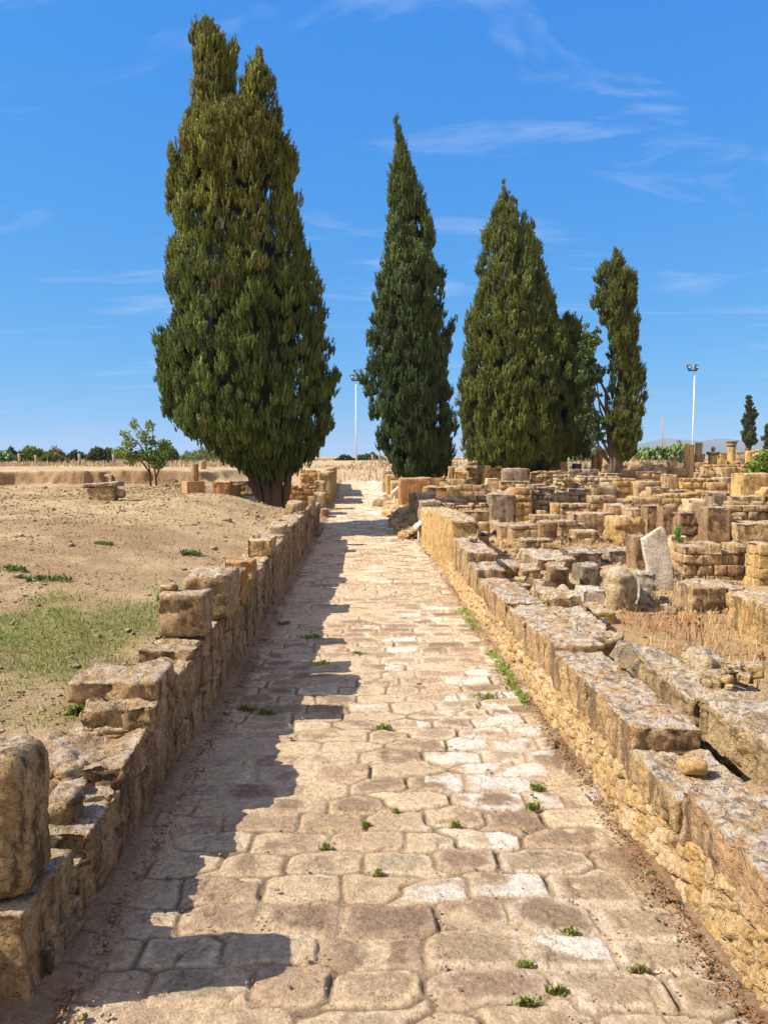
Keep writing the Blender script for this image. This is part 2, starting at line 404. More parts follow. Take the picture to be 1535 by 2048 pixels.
tan1 = np.array([.58, .45, .285]); tan2 = np.array([.44, .315, .19]); ochre = np.array([.60, .42, .22]); gr = np.array([.20, .25, .06]); dry = np.array([.52, .41, .26])
n1_ = 1.6 * fbm2(x, y, .8, 4, 21)[:, None]; n2_ = fbm2(x, y, 1.7, 3, 22)[:, None]
K = tan1 * (1 - smooth(-.3, .5, n1_)) + tan2 * smooth(-.3, .5, n1_)
right = smooth(1.3, 2, x)[:, None]
K = K * (1 - .6 * right) + ochre * .6 * right * (1 + .15 * n2_)
farK = smooth(24, 40, y)[:, None] * .6; K = K * (1 - farK) + dry * farK
# grass on the left bank where the photograph shows it
g = np.exp(-((x + 2.15) / .95) ** 2 - ((y - 5.6) / 1.35) ** 2) * 1.3
g = np.maximum(g, .55 * np.exp(-((x + 2.2) / .5) ** 2 - ((y - 3.9) / .6) ** 2))
g = np.maximum(g, .5 * np.exp(-((x + 5.0) / 1.6) ** 2 - ((y - 8.3) / 1.6) ** 2))
g = np.maximum(g, .45 * np.exp(-((x + 4.6) / 2.3) ** 2 - ((y - 14.5) / .9) ** 2))
g = np.maximum(g, .40 * np.exp(-((x + 12) / 6) ** 2 - ((y - 22.0) / 1.6) ** 2))
def grass_mask(x, y):
    g = np.exp(-((x + 2.15) / .95) ** 2 - ((y - 5.6) / 1.35) ** 2) * 1.3
    g = np.maximum(g, .55 * np.exp(-((x + 2.2) / .5) ** 2 - ((y - 3.9) / .6) ** 2))
    g = np.maximum(g, .5 * np.exp(-((x + 5.0) / 1.6) ** 2 - ((y - 8.3) / 1.6) ** 2))
    return g * (.9 + .9 * fbm2(x, y, 2.6, 3, 35)) + .45 * fbm2(x, y, 1.3, 3, 31)
gm = smooth(.25, .9, grass_mask(x, y))[:, None] * .55 * (x < -1.3)[:, None]
K = K * (1 - gm) + gr * gm
yel = (smooth(14, 20, y) * smooth(30, 22, y) * smooth(-4, -8, x) * smooth(-.2, .4, fbm2(x, y, .35, 3, 33)))[:, None] * .4
K = K * (1 - yel) + np.array([.40, .33, .13]) * yel
fg = smooth(200, 900, y)[:, None]; K = K * (1 - fg) + np.array([.17, .18, .09]) * fg
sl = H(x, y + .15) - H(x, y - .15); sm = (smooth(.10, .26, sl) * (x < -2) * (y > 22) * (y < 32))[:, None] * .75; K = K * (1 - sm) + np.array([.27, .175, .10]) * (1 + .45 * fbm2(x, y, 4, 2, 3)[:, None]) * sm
t3 = (smooth(.05, .45, fbm2(x, y, 2.2, 4, 29)) * (x < -1.3) * (y < 26))[:, None] * .6; K = K * (1 - t3) + np.array([.30, .235, .13]) * t3
g_ = Acc().add(V, Q, col=K).build('ground', M_earth); tag(g_, kind='structure')

# ------------------------------------------------------------ paved road
rg = np.random.RandomState(3)
def build_road():
    y0 = -2.0; ys = [y0]
    while ys[-1] < 41: ys.append(ys[-1] + max(.011, .0034 * max(ys[-1], 0)))
    ys = np.array(ys); xs = np.linspace(-1.22, 1.42, 330)
    X, Y = np.meshgrid(xs, ys); Xf, Yf = X.ravel(), Y.ravel()
    wx = Xf + .024 * fbm2(Xf, Yf, 2.3, 2, 41) + .014 * fbm2(Xf, Yf, 9, 3, 45)
    wy = Yf + .030 * fbm2(Xf, Yf, 1.7, 2, 42) + .013 * fbm2(Xf, Yf, 8, 3, 46) + .05 * Xf * np.sin(Yf * .9)
    # staggered courses of squarish worn slabs
    su = .34 + .05 * np.sin(Yf * .7); sv = .235
    global joint_e
    def joint_e(x_, y_):
        a_ = x_ + .024 * fbm2(x_, y_, 2.3, 2, 41) + .014 * fbm2(x_, y_, 9, 3, 45); b_ = y_ + .030 * fbm2(x_, y_, 1.7, 2, 42) + .013 * fbm2(x_, y_, 8, 3, 46) + .05 * x_ * np.sin(y_ * .9)
        f1, f2, _ = slabs(a_ / .335, b_ / .198, 5, .66, 14.0); return f2 - f1
    F1, F2, h = slabs(wx / .335, wy / .198, 5, .66, 14.0)
    prop = np.random.RandomState(11).rand(512, 8); pid = prop[h]
    e = (F2 - F1) * .5 * .25; ex = e
    u = vnoise(np.stack([Xf * 2, Yf * 2, h * 1.7], 1), 1.0, 3); v = vnoise(np.stack([Xf * 2, Yf * 2, h * 1.7], 1), 1.0, 6)
    gap = .003 + .006 * pid[:, 5]
    prof = smooth(0, .010, e - gap + .007 * fbm2(Xf, Yf, 22, 3, 47))
    dome = np.clip(e / .10, 0, 1) * .003
    tilt = (pid[:, 3] - .5) * .010 * u + (pid[:, 4] - .5) * .010 * v
    P3 = np.stack([Xf, Yf, np.zeros_like(Xf)], 1)
    sh = prof * (.006 + .007 * pid[:, 0] + dome) + tilt * .8 * prof + .0095 * fbm(P3, 10, 5, 3, .68) * prof - .010 * np.clip(fbm(P3, 5, 3, 33) - .1, 0, 1) * prof
    brk = np.clip(fbm(P3, 6, 3, 51) - .22, 0, 1) * .05; sh = sh - brk * prof * (pid[:, 2] > .55)
    sand = .0055 + .011 * fbm(P3, 1.5, 3, 61) + .006 * fbm(P3, 12, 2, 62) + .010 * smooth(.1, -1.1, Xf) * fbm(P3, .9, 2, 63)
    sand = sand - .006 * smooth(.0, .9, Xf)
    z = np.maximum(sh, sand); m = smooth(-.002, .006, sh - sand)      # 1 = bare stone
    # broad unevenness and wear of the carriageway
    z = z + .020 * fbm(P3, .7, 2, 71) + road_z(Yf)
    z = z + .05 * smooth(1.15, 1.35, Xf) * (1 + fbm(P3, 5, 2, 72)) + .035 * smooth(-.9, -1.08, Xf) * (1 + fbm(P3, 5, 2, 73))
    pal = np.array([(.64, .51, .365), (.60, .465, .32), (.52, .39, .27), (.49, .365, .26), (.70, .58, .42), (.44, .325, .235)]) * 1.05
    pk = (pid[:, 1] * 5.999).astype(int); sc = pal[pk]
    sc = sc * (.92 + .18 * pid[:, 6:7])
    inner_ = smooth(.020, .05, e + .035 * fbm(P3, 24, 4, 81, .7)) * smooth(-.35, .05, fbm(P3, 40, 3, 82, .7) + .25)                  # a worn skin that stops short of the rim
    skin = np.where(pid[:, 4:5] > .40, .70, .92)
    sc = sc * (1 - inner_[:, None]) * 1.06 + sc * skin * inner_[:, None]
    sandc = np.array([.66, .525, .365]) * (1 + .10 * fbm(P3, 3, 3, 83))[:, None]
    # bare white limestone, mostly to the right and around 5 m ahead; white worn rims
    wz = np.exp(-((Xf - .95) / .38) ** 2 - ((Yf - 5.3) / .85) ** 2) * 1.05 + .42 * np.exp(-((Xf - .85) / .45) ** 2 - ((Yf - 3.6) / 1.0) ** 2) + .55 * np.exp(-((Xf - .5) / .6) ** 2) * smooth(14, 25, Yf) + .20 * smooth(-.3, .6, Xf)
    white = ((pid[:, 2] < wz * .75)).astype(float)
    wmask = white * smooth(.0, .02, e - gap * .8) * smooth(-.25, .15, fbm(P3, 7, 3, 84) + .12)
    rim = smooth(.002, .009, e - gap * .6) * smooth(.034, .014, e - gap * .6 + .012 * fbm(P3, 14, 3, 89)) * smooth(.05, .35, fbm(P3, 2.2, 2, 85) + .22 * smooth(-.1, .8, Xf)) * .55
    wcol = np.array([.80, .76, .70])
    K = sandc * (1 - m[:, None]) + sc * m[:, None]
    a = (rim * (.35 + .65 * m) * .75)[:, None]; K = K * (1 - a) + wcol * .92 * a
    a = (wmask * m)[:, None]; K = K * (1 - a) + wcol * a
    dk = (1 - smooth(.002, .012, e)) * smooth(-.25, .2, fbm(P3, 1.6, 2, 86)) * .8
    crk = (np.abs(fbm(P3, 3.3, 4, 91)) < .010 + .004 * fbm(P3, 1, 1, 3)) & (pid[:, 3] > .5) & (m > .5); dk = np.maximum(dk, .55 * crk)       # dark earth in some joints
    z = z - .012 * dk
    K = K * (1 - dk[:, None]) + np.array([.16, .11, .07]) * dk[:, None]
    # litter-brown strips along both walls
    li = (smooth(1.12, 1.28, Xf + .12 * fbm(P3, 2.5, 3, 87)) + smooth(-.86, -1.02, Xf + .1 * fbm(P3, 2.5, 3, 88)))[:, None] * .8
    K = K * (1 - li) + np.array([.28, .175, .10]) * li
    i = np.arange(X.size).reshape(X.shape)
    Q = np.stack([i[:-1, :-1], i[:-1, 1:], i[1:, 1:], i[1:, :-1]], -1).reshape(-1, 4)
    return np.stack([Xf, Yf, z], 1), Q, K
V, Q, K = build_road()
tag(Acc().add(V, Q, col=K).build('road', M_road), kind='structure')

# ------------------------------------------------------------ stone colours
TAN = np.array([.50, .365, .22]); PALE = np.array([.56, .45, .31]); YEL = np.array([.60, .42, .20]); GREY = np.array([.34, .28, .22]); BRN = np.array([.37, .25, .15]); RED = np.array([.50, .28, .13])
def jit(c, s=.10):
    return np.clip(np.array(c) * (1 + rg.uniform(-s, s)) * (1 + rg.uniform(-s * .3, s * .3, 3)), .03, .8)

# ------------------------------------------------------------ the long wall on the left of the road
XL = -1.04
lw = empty('roadside_wall', (XL - .2, 3, 0), 'long stained retaining wall left of the paved road, in its own shade', 'wall')
segs = [(2.52, 2.86, .36), (2.86, 3.28, .35), (3.28, 3.72, .45), (3.72, 4.32, .56), (4.32, 4.75, .53), (4.75, 5.35, .585), (5.35, 5.95, .59), (5.95, 6.6, .61),
        (6.6, 7.4, .63), (7.4, 8.3, .64), (8.3, 9.3, .66), (9.3, 10.4, .68), (10.4, 11.6, .72), (11.6, 12.9, .74), (12.9, 14.2, .74), (14.2, 15.4, .78), (15.4, 16.6, .74), (16.6, 18.0, .62)]
body = Acc()
for y0, y1, zt in segs:
    res = max(.014, .0042 * y0)
    hs = [0, zt * rg.uniform(.42, .58), zt - .10]
    for a in range(2):
        n = max(1, round((y1 - y0) / .42)); cuts = np.linspace(y0, y1, n + 1); cuts[1:-1] += rg.uniform(-.06, .06, n - 1)
        for c0, c1 in zip(cuts[:-1], cuts[1:]):
            V, Q = block(.36, c1 - c0 + .022, hs[a + 1] - hs[a] + .02, (XL - .19 + rg.uniform(-.015, .012), (c0 + c1) / 2, hs[a] - (.05 if a == 0 else .01)), amp=.022, r=.016, res=res)
            body.add(V, Q, col=jit(TAN * .95, .14))
for y0, y1, zt in segs[1:]:
    V, Q = block(.24, y1 - y0 + .06, zt - .06, (XL - .135, (y0 + y1) / 2, -.05), amp=.018, r=.02, res=max(.016, .005 * y0)); body.add(V, Q, col=jit(TAN * .9, .06))
body.build('masonry', M_wallL, lw)
for y0, y1, zt in segs[1:]:
    res = max(.013, .0042 * y0); t = rg.uniform(.34, .46)
    V, Q = block(t, y1 - y0 - rg.uniform(.0, .03), .15, (XL + .005 - t / 2, (y0 + y1) / 2, zt - .135), rz=rg.uniform(-.03, .03), rx=rg.uniform(-.02, .03), ry=rg.uniform(-.03, .03), amp=.024, r=.022, res=res)
    Acc().add(V, Q, col=jit(TAN, .1)).build('coping_stone', M_wallL, lw)
# upright face where the far end of the wall crumbles
def loose(name, w, d, h, c, mat, col, label, cat='stone block', rz=0, rx=0, ry=0, amp=.018, r=.05, group=None, dist=None, taper=0.0):
    dist = dist or c[1]
    V, Q = block(w, d, h, c, rz, rx, ry, r, amp, max(.012, .0042 * dist), taper=taper)
    return tag(Acc().add(V, Q, col=jit(col, .05)).build(name, mat), label, cat, group)
M_yb = stone_mat('yellow_black_lichen_stone', top=.9, streak=.45, pits=.9, dark=.8)
loose('pillar_stone', .52, .27, .495, (-1.33, 2.53, .36), M_yb, TAN, 'tall blackened yellowish pillar stone standing upright on the wall end at the left edge', r=-.062, amp=.010)
loose('base_stone', .56, .42, .375, (-1.345, 2.58, -.02), M_wallL, TAN * 1.02, 'squared tan stone carrying the tall pillar stone at the lower left corner', r=.035, amp=.012)
loose('cobble', .13, .15, .14, (-1.19, 3.03, .33), M_wallL, TAN, 'rounded tan cobble wedged right behind the tall pillar stone', 'stone', r=.06, amp=.02)
loose('cobble', .12, .12, .05, (-1.23, 3.22, .375), M_wallL, YEL, 'small yellowish cobble lying on the wall just beyond the wedged one', 'stone', r=.025, amp=.012, rz=.4)
loose('flat_stone', .20, .26, .055, (-1.17, 3.28, .345), M_wallL, PALE, 'flat pale stone lying on the lowest stretch of the left wall', 'stone', rz=.3, rx=.1, r=.025)
loose('ledge_slab', .46, .40, .12, (-1.26, 4.05, .55), M_wallL, TAN, 'broad flat grey-brown slab jutting from the left bank onto the wall', 'slab', r=.03, rz=.02)
loose('fallen_block', .34, .34, .305, (-1.19, 5.22, .60), M_block, TAN, 'grey-crusted block with a cobble on it, nearest on the left wall', r=.055, rz=.02, amp=.02)
loose('cobble', .10, .10, .045, (-1.30, 5.2, .895), M_stone, YEL, 'tan cobble lying on top of the nearest grey-crusted block', 'stone', r=.02)
loose('fallen_block', .33, .50, .335, (-1.125, 5.86, .605), M_block, TAN, 'larger grey-topped block just behind the one carrying a cobble', r=.06, rz=-.02, amp=.02)
loose('upright_stone', .09, .34, .27, (-1.0, 6.35, .60), M_orange, BRN, 'narrow upright stone with an orange lichen face on the left wall', r=.02)
loose('lichen_block', .28, .30, .19, (-1.13, 7.25, .655), M_orange, TAN, 'block crusted with orange lichen around its top edges, left wall', r=.03)
loose('ashlar_block', .27, .55, .20, (-1.14, 8.9, .67), M_block, YEL, 'clean-faced tan block with a small stone on top, left wall', r=.02)
loose('cobble', .10, .10, .06, (-1.2, 8.85, .865), M_stone, YEL, 'small pale stone on the clean-faced tan block', 'stone', r=.028)
loose('ashlar_block', .24, .6, .14, (-1.17, 11.0, .71), M_block, PALE, 'low white-topped block near the middle of the left wall', r=.03)
loose('rough_block', .34, .5, .30, (-1.2, 14.5, .68), M_wallL, TAN, 'rough crumbling tan block where the left bank meets the wall end', r=.08, amp=.04)
loose('upright_stone', .14, .22, .42, (-.98, 15.6, .60), M_stone, TAN, 'slim tan upright stone near the far end of the left wall', r=.02)
loose('upright_stone', .16, .28, .78, (-1.0, 17.4, .0), M_block, GREY, 'dark green-grey upright stone ending the near left wall', r=.03)

# ------------------------------------------------------------ the long wall on the right of the road
XR = 1.29
rw = empty('roadside_wall', (XR + .2, 3, 0), 'long sunlit wall of yellow rubble with rough coping right of the road', 'wall')
def rubble_face(y0, y1, ztop, x0, name='rubble_face'):
    ys = [y0]
    while ys[-1] < y1: ys.append(ys[-1] + max(.009, .003 * max(ys[-1], 0)))
    ys = np.array(ys); zs = np.linspace(-.06, ztop, max(14, int(ztop / .008) if y0 < 6 else 24))
    Y, Z = np.meshgrid(ys, zs); Yf, Zf = Y.ravel(), Z.ravel()
    P3 = np.stack([np.full_like(Yf, x0), Yf, Zf], 1)
    a = Yf + .02 * vnoise(P3, 9, 5); b = Zf + .02 * vnoise(P3, 9, 6)
    F1, F2, ID = cells(a / .12, b / .078, 3, .85); e = F2 - F1
    G1, G2, ID2 = cells(a / .05, b / .035, 8, .9); e2 = G2 - G1
    big = ID > .38
    st = np.where(big, smooth(.03, .32, e), smooth(.03, .40, e2) * .8); idd = np.where(big, ID, ID2)
    dep = st * (.012 + .022 * idd) + .011 * fbm(P3, 16, 4, 7, .6)
    bat = .022 * (1 - np.clip(Zf / ztop, 0, 1)) + .03 * vnoise(P3, 1.4, 9)
    Xf = x0 + .012 - dep - bat + .05 * smooth(ztop - .03, ztop, Zf)
    mort = np.array([.50, .38, .22]); pal = np.array([(.60, .42, .20), (.56, .37, .16), (.62, .47, .27), (.52, .34, .17), (.58, .40, .26), (.64, .50, .33)])
    sc = pal[(idd * 977 % 5.99).astype(int)]
    k = smooth(.15, .5, st)[:, None]; K = mort * (1 - k) + sc * k
    plaster = smooth(.05, .35, fbm(P3, 2.3, 3, 12))[:, None] * .5; K = K * (1 - plaster) + np.array([.62, .47, .27]) * plaster
    hole = (st < .08) & (vnoise(P3, 12, 13) > .25); Xf = Xf + .02 * hole
    i = np.arange(Y.size).reshape(Y.shape)
    Q = np.stack([i[:-1, :-1], i[1:, :-1], i[1:, 1:], i[:-1, 1:]], -1).reshape(-1, 4)
    return np.stack([Xf, Yf, Zf], 1), Q, K
V, Q, K = rubble_face(-1.0, 11.0, .31, XR)
ac = Acc().add(V, Q, col=K)
V, Q = block(.30, 12, .33, (XR + .185, 5, -.05), amp=.008, r=.02, res=.25); ac.add(V, Q, col=YEL)
ac.build('rubble_face', M_rub, rw)
caps = [(-1.0, .6, .50, .52), (.6, 1.9, .49, .54), (1.9, 2.98, .475, .50), (2.98, 3.5, .42, .42), (3.5, 4.34, .525, .39), (4.34, 5.0, .515, .38), (5.0, 5.32, .555, .38), (5.32, 5.95, .525, .40),
        (5.95, 6.7, .50, .40), (6.7, 7.75, .52, .42), (7.75, 8.4, .47, .38), (8.4, 9.1, .56, .40), (9.1, 10.75, .67, .42)]
for y0, y1, zt, t in caps:
    t *= .87; res = max(.011, .0042 * max(y0, 0)); hh = zt - .27 if y0 > 2 else zt - .24
    V, Q = block(t, y1 - y0 + rg.uniform(-.012, .006), hh, (XR - .005 + t / 2 + rg.uniform(-.012, .012), (y0 + y1) / 2, zt - hh), rz=rg.uniform(-.012, .012), ry=rg.uniform(-.02, .02), rx=rg.uniform(-.01, .01), amp=.019, r=.022, res=res)
    Acc().add(V, Q, col=jit(TAN * np.array([1.04, 1.0, .95]), .08)).build('coping_stone', M_cope, rw)
# the taller stretch beyond it
tw = empty('tall_wall', (XR + .2, 13, 0), 'tall yellow stretch of the right road wall with a broad rough top', 'wall')
for k, (y0, y1, zt) in enumerate([(10.8, 12.3, .92), (12.3, 13.5, .90), (13.5, 14.6, .84), (14.6, 16.4, .74)]):
    V, Q = block(.42, y1 - y0, zt + .05, (XR + .20, (y0 + y1) / 2, -.05), amp=.035, r=.06, res=.05)
    Acc().add(V, Q, col=jit(YEL * .95, .05)).build('wall_block', stone_mat('yellow_streaked_stone', top=.8, streak=.35, pits=.5) if k == 0 else bpy.data.materials['yellow_streaked_stone'], tw)
loose('cobble', .12, .12, .09, (1.5, 10.2, .66), M_stone, PALE, 'small rounded stone on the step before the tall right wall', 'stone', r=.04)
loose('cobble', .115, .09, .06, (1.455, 3.25, .415), M_rub, YEL, 'smooth yellow cobble resting in the gap of the right wall coping', 'stone', r=.028, amp=.006)
M_ys = bpy.data.materials['yellow_streaked_stone']
# upright blocks carrying the right side on towards the cypresses
for (y0, w_, zt, x0, m_, c_, lab) in [
    (17.2, .45, .80, 1.32, M_block, GREY, 'dark grey-topped block closing the right roadside beyond the slanted sign'),
    (18.6, .50, .90, 1.30, M_block, GREY, 'second dark-topped block of the right roadside, behind the first'),
    (20.2, .60, .82, 1.30, M_ys, YEL, 'yellow upright block below the squared orange stone at the roadside'),
    (23.0, .95, 1.16, 1.16, M_ys, RED, 'large squared orange-tan stone standing highest on the right roadside'),
    (26.5, .45, .96, 1.05, M_ys, YEL, 'slim yellow stone post beyond the squared orange stone'),
    (29.5, .60, 1.10, 1.0, M_ys, YEL, 'upright yellow wall end at the left foot of the middle cypress'),
    (33.0, .55, 1.22, .95, M_stone, TAN, 'farthest tan stone on the right side of the road')]:
    loose('upright_block', w_, 1.0, zt - float(road_z(y0)) + .1, (x0 + w_ / 2, y0, float(road_z(y0)) - .06), m_, c_, lab, amp=.03, r=.05)

# ------------------------------------------------------------ walls seen end-on and face-on
def ashlar(w, t, h, c, course=.2, rz=0, amp=.012, col=TAN, res=.06, ragged=.5, seed=None, mixsmall=0.0, gapc=.006):
    """a wall of squared stones w long, t thick, h high, c = centre of its foot"""
    ac = Acc(); z = -.08; r_ = rot(rz); c = np.array(c, float)
    top = []
    while z < h - .02:
        ch = min(course * rg.uniform(.75, 1.25), h - z)
        last = z + ch > h - .03
        if ch < .4 * course and not last: ch = .5 * course
        x0 = -w / 2
        while x0 < w / 2 - 1e-6:
            bw = min(ch * rg.uniform(.9, 2.4), w / 2 - x0)
            if w / 2 - x0 - bw < ch * .5: bw = w / 2 - x0
            hh = ch
            if last and rg.rand() < ragged: hh = ch * rg.uniform(.35, 1.12)
            if hh > .02:
                p = r_ @ np.array([x0 + bw / 2, rg.uniform(-.5, .5) * .03, 0])
                V, Q = block(max(bw - gapc, .02), t * rg.uniform(.93, 1.03), max(hh - gapc, .02), c + p + np.array([0, 0, z]), rz=rz + rg.uniform(-.03, .03), amp=amp * min(1, ch / .2) * .55, r=min(.018, ch * .08), res=res)
                ac.add(V, Q, col=jit(col, .16))
            x0 += bw
        z += ch
    V, Q = block(w * .97, t * .86, max(h - .05, .05), c + np.array([0, 0, -.08]), rz=rz, amp=.01, r=.02, res=res * 2); ac.add(V, Q, col=np.array(col) * .85)
    return ac
# ------------------------------------------------------------ second line of masonry behind the right wall
sw = empty('inner_wall', (2.0, 5, .05), 'second lower wall of grey-crusted blocks running behind the right road wall', 'wall')
for (y0, y1, x0, x1, zt) in [(1.2, 3.3, 1.98, 2.55, .50), (3.3, 4.15, 1.86, 2.45, .49), (4.15, 5.05, 1.84, 2.34, .47), (5.85, 7.05, 1.76, 2.06, .42), (7.1, 7.8, 1.74, 2.1, .50)]:
    V, Q = block(x1 - x0, y1 - y0, zt - .02, ((x0 + x1) / 2, (y0 + y1) / 2, .02), rz=rg.uniform(-.02, .02), amp=.028, r=.05, res=max(.014, .0045 * y0))
    Acc().add(V, Q, col=jit(TAN, .08)).build('wall_block', M_cope, sw)
loose('boulder', .42, .55, .40, (2.02, 5.42, .05), M_orange2, GREY, 'dark pitted boulder with one orange lichen spot behind the right wall', 'boulder', r=.13, amp=.045, rz=.3)
loose('boulder', .30, .34, .20, (2.22, 4.78, .36), M_block, PALE, 'pale rounded boulder half buried next to the small rubble heap', 'boulder', r=.12, amp=.04)
def rubble_heap(c, n, rad, h, label, mat=None, size=(.05, .11)):
    t = empty('rubble_heap', c, label, 'rubble heap')
    for k in range(n):
        a = rg.uniform(0, 6.28); rr = rad * math.sqrt(rg.rand()); s = rg.uniform(*size)
        V, Q = block(s * rg.uniform(.9, 1.5), s, s * rg.uniform(.5, .9), (c[0] + rr * math.cos(a), c[1] + rr * math.sin(a), c[2] - .01 + h * (1 - rr / rad) * rg.rand()), rz=rg.uniform(0, 3), rx=rg.uniform(-.3, .3), amp=.012, r=.018, res=max(.012, .005 * c[1]))
        Acc().add(V, Q, col=jit(PALE if rg.rand() < .6 else YEL, .15)).build('stone', mat or M_stone, t)
    return t
rubble_heap((2.27, 4.35, .47), 16, .30, .08, 'heap of small tan stones on the second wall, beside the dirt')
rubble_heap((1.75, 8.6, .30), 14, .35, .15, 'scatter of yellow broken stones between wall and white cube block', size=(.07, .16))
rubble_heap((1.15, 17.4, .02), 8, .25, .05, 'heap of stones in the shade at the foot of the slanted sign', size=(.07, .15))

